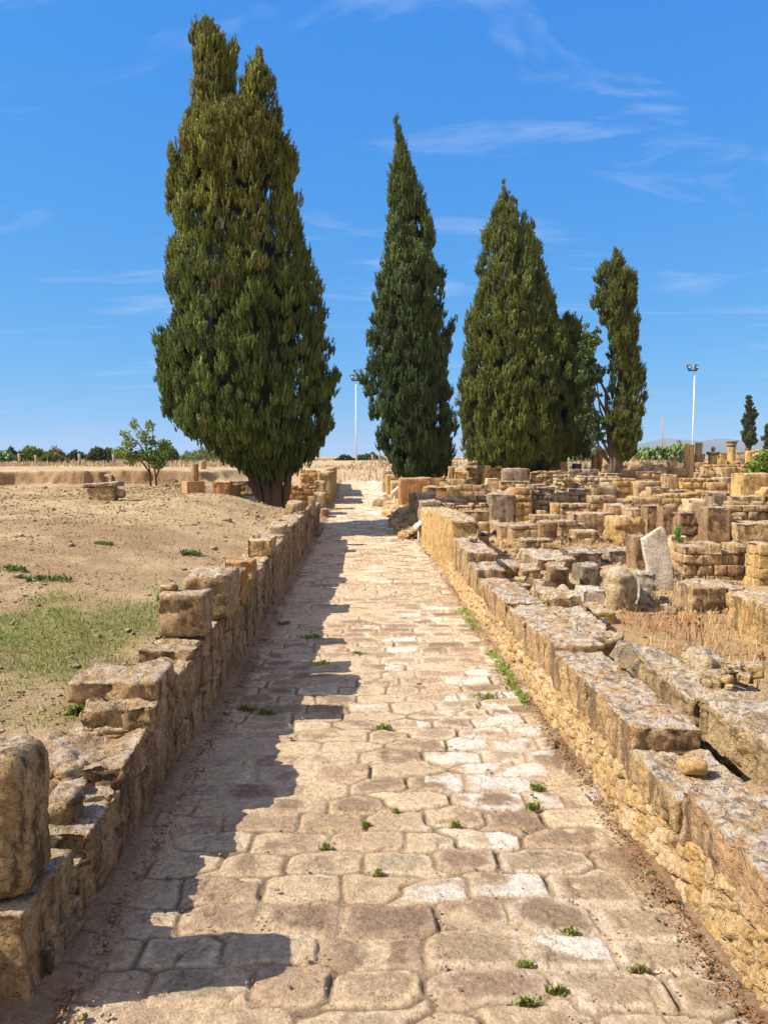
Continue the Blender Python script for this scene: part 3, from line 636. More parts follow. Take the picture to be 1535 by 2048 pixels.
# ------------------------------------------------------------ the excavated rooms on the right, read off the ground
def spot(x0, x1, yt, yb):
    g = ground((x0 + x1) / 2, yb); Y = g[1]
    a = atY(x0, yb, Y); b = atY(x1, yb, Y); t = atY((x0 + x1) / 2, yt, Y)
    return Y, a[0], b[0], min(g[2], float(H(a[0], Y)), float(H(b[0], Y))), t[2]
CAT = {'blk': ('stone_block', 'stone block'), 'ash': ('block_wall', 'wall'), 'rub': ('rubble_wall', 'wall'), 'boul': ('boulder', 'boulder'), 'pil': ('stone_pillar', 'pillar'), 'col': ('stone_column', 'column'), 'drum': ('column_drum', 'column drum')}
TABLE = [
 # near: round the dirt yard
 ('blk', 1345, 1491, 1161, 1228, .55, M_cope, TAN, 'squared grey-topped block across the dirt yard with a pale cobble on it'),
 ('blk', 1455, 1620, 1188, 1300, .9, M_cope, YEL, 'big yellow-sided block cut by the right edge of the picture'),
 ('boul', 1194, 1276, 1134, 1222, .5, M_white, PALE, 'broad heap-like conglomerate rock left of the pale leaning slab'),
 ('boul', 1264, 1312, 1140, 1210, .26, M_white, np.array([.5, .48, .44]), 'small black and white pitted rock touching the leaning slab'),
 ('blk', 1148, 1211, 1171, 1210, .42, M_grey, np.array([.5, .48, .44]), 'pale grey squared marble block among yellow rubble'),
 ('blk', 1160, 1232, 1208, 1250, .55, M_orange2, YEL, 'low block with orange lichen in front of the pale marble block'),
 ('blk', 1150, 1222, 1228, 1262, .5, M_cope, TAN, 'low crusted block below the one with orange lichen'),
 ('ash', 1346, 1490, 1092, 1162, .4, M_block, TAN, 'low wall of squared stones directly right of the leaning slab'),
 ('ash', 1488, 1640, 1090, 1172, .4, M_stone, YEL, 'wall of small yellow squared stones at the right edge'),
 ('blk', 1470, 1570, 1046, 1094, .5, M_block, TAN, 'massive rough block on the terrace at the right edge'),
 ('blk', 1252, 1303, 1068, 1140, .4, M_stone, BRN, 'brown upright block just left of the pale leaning slab'),
 ('blk', 1340, 1372, 1072, 1092, .2, M_grey, PALE, 'clean white stone lying on the wall beyond the leaning slab'),
 # rough pavement and boulders behind the right wall
 ('blk', 975, 1060, 1118, 1160, .8, M_cope, TAN, 'low rough grey slab just behind the right road wall'),
 ('blk', 1035, 1150, 1100, 1142, 1.3, M_cope, PALE, 'broad pale weathered slab in the middle of the near ruins'),
 ('boul', 1033, 1088, 1128, 1176, .5, M_block, TAN, 'left one of two rounded boulders in front of the weathered slab'),
 ('boul', 1084, 1144, 1125, 1180, .5, M_block, BRN, 'right one of two rounded boulders, darker, before the weathered slab'),
 ('blk', 1144, 1200, 1124, 1172, .5, M_block, GREY, 'grey-topped block to the right of the two rounded boulders'),
 ('blk', 1120, 1206, 1096, 1135, .7, M_cope, GREY, 'layered grey slab behind the grey-topped block'),
 ('blk', 1196, 1266, 1094, 1128, .5, M_cope, GREY, 'flat grey slab just behind the conglomerate rock'),
 ('blk', 932, 985, 1136, 1165, .4, M_block, TAN, 'low rough stone against the back of the right road wall'),
 # steps of short walls against the tall road wall
 ('ash', 904, 978, 1072, 1112, .3, M_stone, TAN, 'lowest of the short stepped walls beside the tall road wall'),
 ('blk', 943, 978, 1046, 1074, .4, M_stone, TAN, 'single course of stone above the lowest stepped wall'),
 ('ash', 927, 977, 1028, 1052, .35, M_stone, TAN, 'third of the short stepped walls beside the tall road wall'),
 ('ash', 862, 975, 1012, 1040, .35, M_block, TAN, 'row of coping stones crossing behind the tall road wall'),
 ('ash', 903, 972, 996, 1024, .35, M_block, TAN, 'uppermost short wall of two long stones near the road'),
 ('blk', 981, 1029, 989, 1045, .6, M_block, GREY, 'big smooth dark grey upright slab wall left of the jointed pillar'),
 ('ash', 1029, 1064, 981, 1043, .45, M_stone, YEL, 'jointed yellow pillar of two stones in the middle of the ruins'),
 ('rub', 1063, 1106, 976, 1040, .5, M_stone, GREY, 'grey-faced wall to the right of the jointed yellow pillar'),
 ('ash', 1021, 1080, 1048, 1084, .4, M_block, TAN, 'rough low wall in front of the jointed yellow pillar, with dry weeds'),
 ('blk', 1079, 1115, 1044, 1086, .45, M_block, BRN, 'dark squared block ending the rough low wall with dry weeds'),
 ('ash', 1115, 1174, 1048, 1078, .4, M_block, TAN, 'low wall of blocks right of the dark squared block'),
 ('pil', 1075, 1095, 1022, 1050, .2, M_stone, YEL, 'short pale stump standing behind the low wall'),
 ('blk', 1104, 1121, 1006, 1046, .3, M_stone, YEL, 'narrow yellow upright next to the short pale stump'),
 ('ash', 1121, 1180, 1013, 1050, .4, M_block, TAN, 'block wall right of the narrow yellow upright'),
 ('blk', 1143, 1222, 1026, 1072, .5, M_block, TAN, 'long rough block with a flat crusted top in mid ruins'),
 ('boul', 1219, 1292, 1032, 1092, .5, M_stone, YEL, 'large rounded yellow boulder-like stone in mid ruins'),
 ('blk', 1292, 1321, 1011, 1068, .35, M_stone, BRN, 'left one of two tall brown upright stones'),
 ('blk', 1323, 1356, 1010, 1072, .35, M_stone, BRN, 'right one of two tall brown upright stones, with a pointed top'),
 ('ash', 1356, 1416, 1032, 1082, .35, M_stone, BRN, 'wall of small brown stones between the tall uprights'),
 ('blk', 1412, 1461, 1014, 1088, .4, M_block, BRN, 'tallest dark brown upright block in the right of the ruins'),
 ('ash', 1458, 1640, 1018, 1084, .35, M_stone, TAN, 'coursed wall of flat stones behind the tallest dark upright'),
 ('blk', 1375, 1412, 999, 1024, .4, M_grey, PALE, 'pale loose block tipped on the wall between two uprights'),
 ('blk', 1462, 1522, 993, 1018, .35, M_block, TAN, 'long grey-topped block to the right of a square pier'),
 ('boul', 1520, 1600, 972, 1014, .5, M_stone, YEL, 'round yellow stone mass at the right edge, mid distance'),
 ('ash', 1180, 1323, 996, 1024, .4, M_stone, TAN, 'long straight wall of large stones crossing the middle ruins'),
 ('blk', 1181, 1223, 1000, 1026, .25, M_grey, GREY, 'blue-grey stone set in front of the long straight wall'),
 ('blk', 1422, 1460, 985, 1016, .5, M_stone, GREY, 'square grey pier with streaked face'),
 ('ash', 1366, 1424, 988, 1012, .4, M_stone, YEL, 'low yellow wall left of the square grey pier'),
 ('blk', 1340, 1368, 980, 1002, .4, M_block, GREY, 'dark grey block lying before the low yellow wall'),
 # upper rooms
 ('blk', 1180, 1199, 970, 998, .4, M_stone, TAN, 'tan block at the left end of a row of three blocks'),
 ('blk', 1200, 1232, 972, 997, .35, M_grey, GREY, 'bluish grey rounded block, second in its row'),
 ('ash', 1231, 1273, 960, 994, .4, M_stone, YEL, 'wall piece of yellow stones, third in the row'),
 ('blk', 1272, 1322, 963, 994, .4, M_stone, TAN, 'pale block with vertical streaks ending the row'),
 ('pil', 1329, 1357, 948, 985, .5, M_stone, TAN, 'broad stumpy pier in the upper ruins'),
 ('ash', 1239, 1304, 943, 964, .4, M_stone, TAN, 'low tan wall at the foot of the slim cypress'),
 ('blk', 1301, 1329, 944, 964, .4, M_stone, RED, 'bright orange-tan block right of the slim cypress'),
 ('pil', 1259, 1278, 928, 961, .4, M_stone, TAN, 'square tan pier right behind the slim cypress'),
 ('ash', 1277, 1340, 926, 948, .5, M_block, TAN, 'dark-jointed wall behind the square tan pier'),
 ('ash', 1356, 1434, 960, 986, .5, M_stone, YEL, 'coursed yellow wall below the tall columns'),
 ('blk', 1478, 1640, 947, 994, .6, M_stone, YEL, 'high smooth yellow wall right of the round stone base'),
 ('rub', 1110, 1139, 953, 990, .4, M_stone, PALE, 'heap-topped rubble pier in the middle distance'),
 ('blk', 1138, 1156, 957, 988, .3, M_stone, YEL, 'slim yellow upright right of the rubble pier'),
 ('rub', 1156, 1198, 955, 990, .5, M_stone, PALE, 'crumbling rubble wall right of the slim yellow upright'),
 ('blk', 1143, 1180, 978, 1002, .6, M_block, GREY, 'grey flat-topped block in front of the crumbling rubble wall'),
 ('ash', 1138, 1196, 941, 960, .3, M_block, GREY, 'smooth grey wall left of the slim cypress trunk'),
 ('rub', 1059, 1139, 945, 976, .4, M_stone, TAN, 'rubble wall running right from the large worn slab'),
 ('blk', 1004, 1060, 937, 976, .35, M_block, GREY, 'large worn brown slab wall under the twin-trunked cypress'),
 ('rub', 936, 1004, 934, 970, .4, M_stone, YEL, 'rubble wall left of the large worn slab'),
 ('pil', 964, 979, 931, 972, .45, M_stone, YEL, 'pillar bonded into the rubble wall under the wide cypress'),
 ('pil', 897, 909, 933, 975, .3, M_stone, YEL, 'tall thin yellow pillar between the two middle cypresses'),
 ('blk', 909, 937, 943, 976, .3, M_stone, YEL, 'yellow upright stones beside the tall thin pillar'),
 ('blk', 923, 951, 956, 974, .3, M_stone, TAN, 'low brown block before the yellow uprights'),
 ('blk', 972, 1000, 957, 984, .4, M_grey, PALE, 'white-topped block in front of the rubble wall'),
 ('pil', 1023, 1036, 962, 984, .2, M_stone, YEL, 'tiny pale pillar before the worn brown slab'),
 ('ash', 916, 975, 973, 994, .4, M_block, TAN, 'low dark-topped wall behind the uppermost short wall'),
 ('blk', 847, 895, 974, 1000, .6, M_stone, RED, 'large orange-tan base block at the foot of the middle cypress'),
 ('blk', 893, 919, 973, 1000, .6, M_stone, YEL, 'smaller yellow block right of the orange-tan base block'),
 ('blk', 852, 890, 955, 975, .4, M_stone, RED, 'reddish block standing on the orange-tan base block'),
 ('pil', 1119, 1134, 923, 945, .3, M_stone, TAN, 'short square pier with a palm-like plant behind it'),
 ('blk', 1147, 1163, 927, 942, .4, M_block, GREY, 'small black-faced block in the dry grass'),
 ('ash', 1096, 1120, 930, 944, .4, M_stone, TAN, 'low far wall left of the short square pier'),
 ('col', 1183, 1193, 909, 944, 0, M_stone, RED, 'left one of two plain orange columns left of the slim cypress'),
 ('col', 1194, 1205, 905, 944, 0, M_stone, RED, 'right one of two plain orange columns, nearest the slim cypress'),
 ('col', 1370, 1389, 889, 962, 0, M_stone, YEL, 'tallest plain yellow column, leftmost on the right-hand skyline'),
 ('col', 1391, 1405, 885, 940, 0, M_stone, YEL, 'weathered column with broken top right behind the tallest one'),
 ('drum', 1437, 1467, 935, 962, 0, M_block, TAN, 'worn dark column drum standing above the round base'),
 ('blk', 1459, 1480, 922, 952, .4, M_stone, TAN, 'rough block below the column with a carved capital'),
 ('col', 1492, 1505, 902, 938, 0, M_stone, YEL, 'short yellow column left of the leafy bush at the right edge'),
 ('ash', 1470, 1500, 904, 932, .3, M_stone, PALE, 'pale doorway-like wall on the right skyline'),
 ('ash', 1505, 1640, 898, 930, .4, M_stone, YEL, 'wall behind the leafy bush at the right edge'),
 ('blk', 1390, 1408, 908, 940, .4, M_stone, TAN, 'squared stone leaning by the broken-topped column'),
 ('ash', 1405, 1440, 944, 966, .3, M_stone, TAN, 'low wall between the ball-topped pedestal and the drum'),

 # walls that run away from us and fill the rooms
 ('blk', 1000, 1022, 1052, 1078, 1.4, M_stone, TAN, 'narrow wall running back from the left end of the weedy low wall'),
 ('ash', 1064, 1120, 1036, 1056, .4, M_block, TAN, 'low wall just behind the short pale stump'),
 ('ash', 1180, 1222, 1042, 1064, .5, M_stone, BRN, 'brown wall piece left of the large rounded yellow stone'),
 ('blk', 1222, 1262, 1010, 1036, .7, M_block, TAN, 'flat-topped block directly behind the large rounded yellow stone'),
 ('blk', 1262, 1296, 1018, 1046, .8, M_block, TAN, 'squared block left of the two tall brown uprights'),
 ('ash', 1100, 1182, 990, 1010, .5, M_stone, TAN, 'tan wall in front of the slim yellow upright and rubble pier'),
 ('blk', 1064, 1100, 1010, 1034, .7, M_block, GREY, 'grey block at the foot of the grey-faced wall'),
 ('ash', 1322, 1378, 992, 1014, .4, M_stone, YEL, 'yellow wall piece right of the long straight wall'),
 ('ash', 1460, 1540, 1008, 1030, .4, M_stone, TAN, 'lower tan wall just under the long grey-topped block'),
 ('ash', 1198, 1242, 950, 972, .4, M_stone, PALE, 'pale wall piece between the rubble wall and the square tan pier'),
 ('ash', 1273, 1332, 946, 968, .5, M_stone, TAN, 'far tan wall between the bright orange block and the pale row end'),
 ('ash', 1340, 1372, 940, 962, .4, M_stone, TAN, 'wall stub left of the tallest column foot'),
 ('ash', 1405, 1500, 932, 952, .5, M_stone, YEL, 'yellow wall behind the dark column drum'),
 ('blk', 1434, 1456, 905, 935, .4, M_stone, YEL, 'yellow block standing between pedestal and capital column'),
 ('ash', 1390, 1432, 922, 944, .4, M_block, TAN, 'dark-topped wall behind the blue trestle'),
 ('ash', 1000, 1060, 966, 986, .5, M_stone, TAN, 'low wall in front of the large worn brown slab'),
 ('ash', 1036, 1110, 972, 992, .5, M_block, TAN, 'stepped dark-topped wall below the rubble wall'),
 ('ash', 880, 932, 962, 980, .4, M_stone, TAN, 'tan wall piece behind the orange-tan base block'),
 ('ash', 1205, 1262, 930, 948, .4, M_stone, TAN, 'low wall beside the slim cypress trunk'),
 ('blk', 1150, 1200, 1062, 1084, .8, M_cope, TAN, 'low crusted slab below the long rough flat block'),
 ('ash', 1040, 1104, 1086, 1108, .4, M_cope, TAN, 'nearly buried wall top in the dry weeds'),
 ('blk', 1300, 1346, 1128, 1160, .3, M_stone, BRN, 'dark stone at the right foot of the leaning slab'),
 ('ash', 1420, 1535, 968, 988, .4, M_stone, YEL, 'long low yellow wall in front of the round stone base'),
 ('blk', 1300, 1338, 974, 998, .5, M_stone, TAN, 'tan block in front of the broad stumpy pier'),
 ('ash', 1500, 1640, 1034, 1050, .4, M_stone, TAN, 'thin wall behind the massive rough block at the edge'),
 ('ash', 935, 1002, 924, 940, .4, M_stone, TAN, 'farthest low wall between the two middle cypresses'),
 ('ash', 1040, 1090, 925, 942, .4, M_stone, TAN, 'far wall behind the twin trunks of the wide cypress'),
]
for (ty, x0, x1, yt, yb, th, mat, colr, lab) in TABLE:
    Y, a, b, zb, zt = spot(x0, x1, yt, yb)
    a2 = atY(x0, yb, Y + th * .9)[0]                     # the left flank seen in the picture belongs to the block
    if b - a2 > .45 * (b - a) and Y < 12: a = a2
    zt = min(atY((x0 + x1) / 2, yt, Y + th * .8)[2], zt) if Y < 12 else zt
    w_ = b - a; h_ = zt - zb; cx = (a + b) / 2
    res = max(.018, .0045 * Y); nm, ct = CAT[ty]; z0 = zb - .05; hh = h_ + .05
    if ty in ('blk', 'pil'):
        V, Q = block(w_, th if th else w_, hh, (cx, Y + (th or w_) / 2, z0), rz=rg.uniform(-.05, .05), amp=min(.035, .05 * w_ + .008), r=min(.035, .09 * w_), res=res)
        o = Acc().add(V, Q, col=jit(colr, .07)).build(nm, mat)
    elif ty == 'boul':
        V, Q = block(w_, th, hh, (cx, Y + th / 2, z0), rz=rg.uniform(-.2, .2), amp=.08 * w_ + .02, r=.26 * min(w_, hh), res=res)
        o = Acc().add(V, Q, col=jit(colr, .05)).build(nm, mat)
    elif ty == 'ash':
        o = ashlar(w_, th, hh, (cx, Y + th / 2, z0 + .06), course=max(.16, .009 * Y), col=colr, res=res, amp=.02).build(nm, mat)
    elif ty == 'rub':
        o = ashlar(w_, th, hh, (cx, Y + th / 2, z0 + .06), course=max(.11, .0055 * Y), col=colr, res=res * 1.4, amp=.03, ragged=.9).build(nm, mat)
    else:
        V, Q, T = drum(w_ / 2, hh, (cx, Y + w_ / 2, z0), amp=.03 * w_, res=res * 1.5, n=18)
        o = Acc().add(V, Q, T, col=jit(colr, .05)).build(nm, mat)
    tag(o, lab, ct)
# fragments shared by nothing else: the leaning slab, base, capital column, ball pedestal, capped column
g = ground(1322, 1180); Y = g[1]
def prism(outline_px, Y, th, name, mat, col, label, cat, lean=0.0):
    pts = [atY(px, py, Y) for px, py in outline_px]; n = len(pts); ac = Acc()
    import bmesh
    bm = bmesh.new(); vs = [bm.verts.new((p[0], Y, p[2])) for p in pts]; f = bm.faces.new(vs)
    ex = bmesh.ops.extrude_face_region(bm, geom=[f]); bmesh.ops.translate(bm, verts=[v for v in ex['geom'] if isinstance(v, bmesh.types.BMVert)], vec=(0, th, 0))
    bmesh.ops.recalc_face_normals(bm, faces=bm.faces)
    bmesh.ops.bevel(bm, geom=bm.edges[:], offset=.014, segments=2, affect='EDGES', profile=.6)
    bmesh.ops.triangulate(bm, faces=bm.faces)
    for _ in range(2):
        bmesh.ops.subdivide_edges(bm, edges=[e for e in bm.edges if e.calc_length() > .05], cuts=1, use_grid_fill=True)
        bmesh.ops.triangulate(bm, faces=bm.faces)
    bm.verts.index_update(); V = np.array([v.co[:] for v in bm.verts]); T = np.array([[v.index for v in f.verts] for f in bm.faces]); bm.free()
    z0 = V[:, 2].min(); V = V + .008 * np.stack([vnoise(V, 8, 1), vnoise(V, 8, 2), vnoise(V, 8, 3)], 1)
    V[:, 1] += lean * (V[:, 2] - z0)
    return tag(Acc().add(V, None, T, col=col).build(name, mat), label, cat)
prism([(1302, 1186), (1296, 1130), (1289, 1080), (1302, 1072), (1331, 1055), (1338, 1062), (1344, 1110), (1351, 1182)], Y, .09, 'leaning_slab', M_grey, np.array([.50, .455, .40]), 'tall pale grey slab with a slanted broken top, leaning back in the ruins', 'slab', lean=.16)
c = ground(1418, 1163); loose('cobble', .12, .1, .07, (c[0], c[1] + .3, ground(1418, 1228)[2] + .38), M_stone, PALE, 'pale cobble on the squared block across the dirt yard', 'stone', r=.03)
# round stone base with a drum on it
Y, a, b, zb, zt = spot(1431, 1480, 956, 985)
e = empty('round_base', ((a + b) / 2, Y + .5, zb), 'round stepped stone base of two discs in the upper right ruins', 'column base')
V, Q, T = drum((b - a) / 2, .28, ((a + b) / 2, Y + .5, zb - .05), amp=.01, res=.1, n=28); Acc().add(V, Q, T, col=np.array([.46, .29, .2])).build('plinth', M_stone, e)
V, Q, T = drum((b - a) / 2 * .78, zt - zb - .22, ((a + b) / 2, Y + .5, zb + .228), amp=.01, res=.1, n=28); Acc().add(V, Q, T, col=PALE).build('drum', M_stone, e)
# column with capital
Y, a, b, zb, zt = spot(1456, 1473, 881, 945); cx = (a + b) / 2; r0 = (b - a) / 2
e = empty('stone_column', (cx, Y + r0, zb), 'yellow column still carrying its carved capital on the right skyline', 'column')
V, Q, T = drum(r0 * .92, (zt - zb) * .80 + .05, (cx, Y + r0, zb - .05), amp=.012, res=.12, n=20); Acc().add(V, Q, T, col=YEL).build('shaft', M_stone, e)
V, Q, T = drum(r0 * 1.25, (zt - zb) * .19, (cx, Y + r0, zb + (zt - zb) * .805), amp=.02, res=.05, n=20, prof=[(0, .75), (.2, .78), (.3, .95), (.45, .82), (.75, 1.02), (.82, 1.1), (1, 1.12)])
Acc().add(V, Q, T, col=GREY).build('capital', M_block, e)
Y, a, b, zb, zt = spot(1418, 1438, 893, 950); cx = (a + b) / 2; r0 = (b - a) / 2; hh = zt - zb
e = empty('stone_pedestal', (cx, Y + r0, zb), 'stout yellow pedestal with a dark slab and a stone ball on top', 'pedestal')
V, Q, T = drum(r0 * .85, hh * .68 + .05, (cx, Y + r0, zb - .05), amp=.02, res=.1, n=20); Acc().add(V, Q, T, col=YEL).build('shaft', M_stone, e)
V, Q, T = drum(r0 * 1.25, hh * .13, (cx, Y + r0, zb + hh * .684), amp=.01, res=.05, n=20, prof=[(0, .7), (.5, 1), (1, 1)]); Acc().add(V, Q, T, col=GREY * .7).build('slab', M_block, e)
V, Q, T = drum(r0 * .42, hh * .18, (cx, Y + r0, zb + hh * .816), amp=.01, res=.04, n=14, prof=[(0, .4), (.2, .85), (.5, 1), (.8, .8), (1, .3)]); Acc().add(V, Q, T, col=GREY * .8).build('ball', M_block, e)
Y, a, b, zb, zt = spot(1343, 1355, 913, 952); cx = (a + b) / 2; r0 = (b - a) / 2; hh = zt - zb
e = empty('stone_column', (cx, Y + r0, zb), 'short weathered column with a flared cap, left of the tallest column', 'column')
V, Q, T = drum(r0 * .9, hh * .82 + .05, (cx, Y + r0, zb - .05), amp=.015, res=.1, n=16); Acc().add(V, Q, T, col=TAN).build('shaft', M_stone, e)
V, Q, T = drum(r0 * 1.35, hh * .17, (cx, Y + r0, zb + hh * .824), amp=.015, res=.05, n=16, prof=[(0, .7), (.6, 1), (1, 1)]); Acc().add(V, Q, T, col=GREY).build('capital', M_block, e)
# metal trestle by the columns
Y, a, b, zb, zt = spot(1414, 1440, 933, 946)
e = empty('metal_trestle', ((a + b) / 2, Y, zb), 'small pale blue metal trestle below the ball-topped pedestal', 'trestle')
mm = MT('pale_blue_paint'); M_blue = mm.done((.35, .48, .52), .5)
V, Q = box(b - a, .3, .04, ((a + b) / 2, Y, zt - .04)); Acc().add(V, Q).build('rail', M_blue, e, flat=True)
for s in (-.42, .42):
    V, Q = box(.05, .05, zt - zb + .02, ((a + b) / 2 + s * (b - a), Y, zb - .065)); Acc().add(V, Q).build('leg', M_blue, e, flat=True)

# ------------------------------------------------------------ left of the road, beyond the near wall
for (x0, x1, yt, yb, th, kind, mat, colr, lab) in [
    (641, 656, 1018, 1036, .5, 'stone_block', M_block, BRN, 'low dark block at the foot of the jointed roadside pier, left'),
    (627, 650, 986, 1033, .6, 'wall_pier', M_block, TAN, 'front pier of the far left road wall, darker and squared'),
    (630, 651, 962, 1012, .5, 'wall_pier', M_stone, TAN, 'second rough pier of the far left road wall, above the front one'),
    (636, 662, 945, 1000, 2.6, 'wall_pier', M_stone, TAN, 'long upper stretch of the far left road wall'),
    (650, 668, 936, 985, 3.4, 'wall_pier', M_stone, YEL, 'farthest stretch of the far left road wall, by the road end')]:
    Yb = {1036: 22.4, 1033: 23.2, 1012: 25.0, 1000: 27.0, 985: 30.5}[yb]
    A = atY(x0, yt, Yb); B = atY(x1, yt, Yb); zb = float(road_z(Yb)) - .08
    V, Q = block(B[0] - A[0], th, A[2] - zb, ((A[0] + B[0]) / 2, Yb + th / 2, zb), amp=.03, r=.04, res=.09)
    tag(Acc().add(V, Q, col=jit(colr, .05)).build(kind, mat), lab, 'wall' if kind == 'wall_pier' else 'stone block')
A = atY(551, 1010, 23.6); B = atY(630, 975, 23.6)
tag(ashlar(B[0] - A[0], .4, B[2] - .12, ((A[0] + B[0]) / 2, 23.8, .2), course=.19, col=RED, res=.08, ragged=.5).build('block_wall', M_stone), 'orange-brown coursed wall facing us right of the big cypress trunk', 'wall')
A = atY(600, 960, 27.5); B = atY(640, 942, 27.5)
tag(ashlar(B[0] - A[0], .4, B[2] - .2, ((A[0] + B[0]) / 2, 27.7, .25), course=.12, col=YEL, res=.1, ragged=.7).build('brick_wall', M_stone), 'small-stoned yellow wall in the upper left corner by the road', 'wall')
loose('stone_block', .42, .4, .36, ((atY(443, 980, 18)[0]), 18.2, .88), M_stone, RED, 'reddish tan block with a split top left of the big cypress trunk', r=.05, amp=.03, dist=10)
loose('stone_block', .22, .4, .30, ((atY(470, 980, 18.4)[0]), 18.5, .86), M_stone, BRN, 'narrow brown block between the split block and the cypress trunk', r=.04, amp=.03, dist=10)
loose('fallen_beam', .85, .35, .07, ((atY(492, 963, 19.6)[0]), 20.0, 1.13), M_block, GREY, 'dark stone lintel lying behind the big cypress trunk', 'lintel', r=.02, dist=10)
loose('stone_block', .75, .35, .32, ((atY(492, 963, 19.6)[0]), 20.0, .83), M_stone, BRN, 'dark brown stone carrying the lintel behind the cypress trunk', r=.04, amp=.03, dist=10)
# bench-like stone
gz = ground(205, 1002)
e = empty('stone_table', gz, 'low block with a tilted flat slab on it, alone on the left plateau', 'stone table')
V, Q = block(.50, .38, .30, (gz[0] - .04, gz[1] + .2, gz[2] - .03), amp=.03, r=.05, res=.035, ry=-.05); Acc().add(V, Q, col=TAN * 1.02).build('base', M_stone, e)
V, Q = block(.24, .22, .19, (gz[0] + .27, gz[1] + .22, gz[2] + .04), amp=.03, r=.08, res=.035, ry=-.1); Acc().add(V, Q, col=TAN).build('side_stone', M_stone, e)
V, Q = block(.66, .44, .085, (gz[0] - .03, gz[1] + .2, gz[2] + .262), amp=.012, r=.035, res=.03, ry=-.07); Acc().add(V, Q, col=GREY * 1.1).build('top_slab', M_block, e)
# cube pedestal and column stump
gz = ground(383, 986)
d_ = gz[1]; s_ = 37 / F * d_
loose('cube_pedestal', s_, s_, s_ * .66, (gz[0], gz[1] + s_ / 2, gz[2] - .02), M_rub, np.array([.50, .33, .18]), 'clean orange-tan stone cube under a column stump on the left plateau', 'pedestal', r=.012, amp=.004, rz=.5, dist=7)
V, Q, T = drum(s_ * .22, s_ * .95, (gz[0] + .03, gz[1] + s_ / 2, gz[2] + s_ * .66 - .025), amp=.008, res=.03, n=20)
tag(Acc().add(V, Q, T, col=TAN).build('column_stump', M_stone), 'slightly tilted column stump on the orange-tan stone cube', 'column stump')
gz = ground(406, 938)
V, Q, T = drum(.13, .36, gz - np.array([0, 0, .03]), amp=.01, res=.05, n=14)
tag(Acc().add(V, Q, T, col=TAN).build('stone_post', M_stone), 'small round stone post on the ridge left of the big cypress', 'stone post')
for k, (px, py, s, lab) in enumerate([(343, 974, .35, 'tan stone left of two at the foot of the earth scarp'), (358, 976, .30, 'tan stone right of two at the foot of the earth scarp'), (216, 962, .35, 'pale stone lying along the earth scarp on the left')]):
    gz = ground(px, py); loose('boulder', s, s * .8, s * .75, gz - np.array([0, 0, .05]), M_stone, TAN, lab, 'stone', r=s * .2, amp=.04, dist=12)
for k, (px, py, s, lab) in enumerate([(452, 1042, .12, 'grey-green stone on top of the left mound'), (385, 1108, .09, 'brown stone lying on the slope by a green weed, left bank'), (425, 1098, .10, 'small pale stone on the left slope above the green weed'), (512, 1034, .12, 'pale stone near the shaded edge of the left mound'),
                                      (150, 1335, .06, 'flat tan stone on the bare earth near the left wall'), (170, 1480, .10, 'brown flat stone sunk in the bank behind the broad ledge slab'), (150, 1560, .2, 'long flat stone at the edge of the near left bank')]):
    gz = ground(px, py); loose('field_stone', s * 1.3, s, s * .55, gz - np.array([0, 0, .015]), M_stone, TAN, lab, 'stone', r=s * .22, amp=.02, rz=k * .7)
# ------------------------------------------------------------ foliage
def foliage_mat(name, trans=.18, rough=.6):
    m = MT(name); c = m.col()
    c = m.mix(1.0, c, m.mix(m.noise(1.7, 4), (.78, .80, .76), (1.2, 1.18, 1.15)), 'MULTIPLY')
    m.done(c, rough); m.b.inputs['Specular IOR Level'].default_value = .25
    tr = m.n('ShaderNodeBsdfTranslucent'); m.L(c, tr.inputs[0]); mx = m.n('ShaderNodeMixShader'); mx.inputs[0].default_value = trans
    m.L(m.b.outputs[0], mx.inputs[1]); m.L(tr.outputs[0], mx.inputs[2]); m.L(mx.outputs[0], m.out.inputs['Surface'])
    return m.m
M_cyp = foliage_mat('cypress_scales', .08); M_leaf = foliage_mat('broad_leaves', .3); M_dry = foliage_mat('dry_stems', .3, .9); M_grass = foliage_mat('grass_blades', .3)
def bark_mat():
    m = MT('cypress_bark'); c = m.mix(m.noise(10, 6, .65, (1, 1, .12)), (.045, .032, .024), (.17, .125, .09))
    m.bump(m.noise(26, 6, .7, (1, 1, .10)), .04, 1.0); return m.done(c, .95)
M_bark = bark_mat()
rf = np.random.RandomState(5)
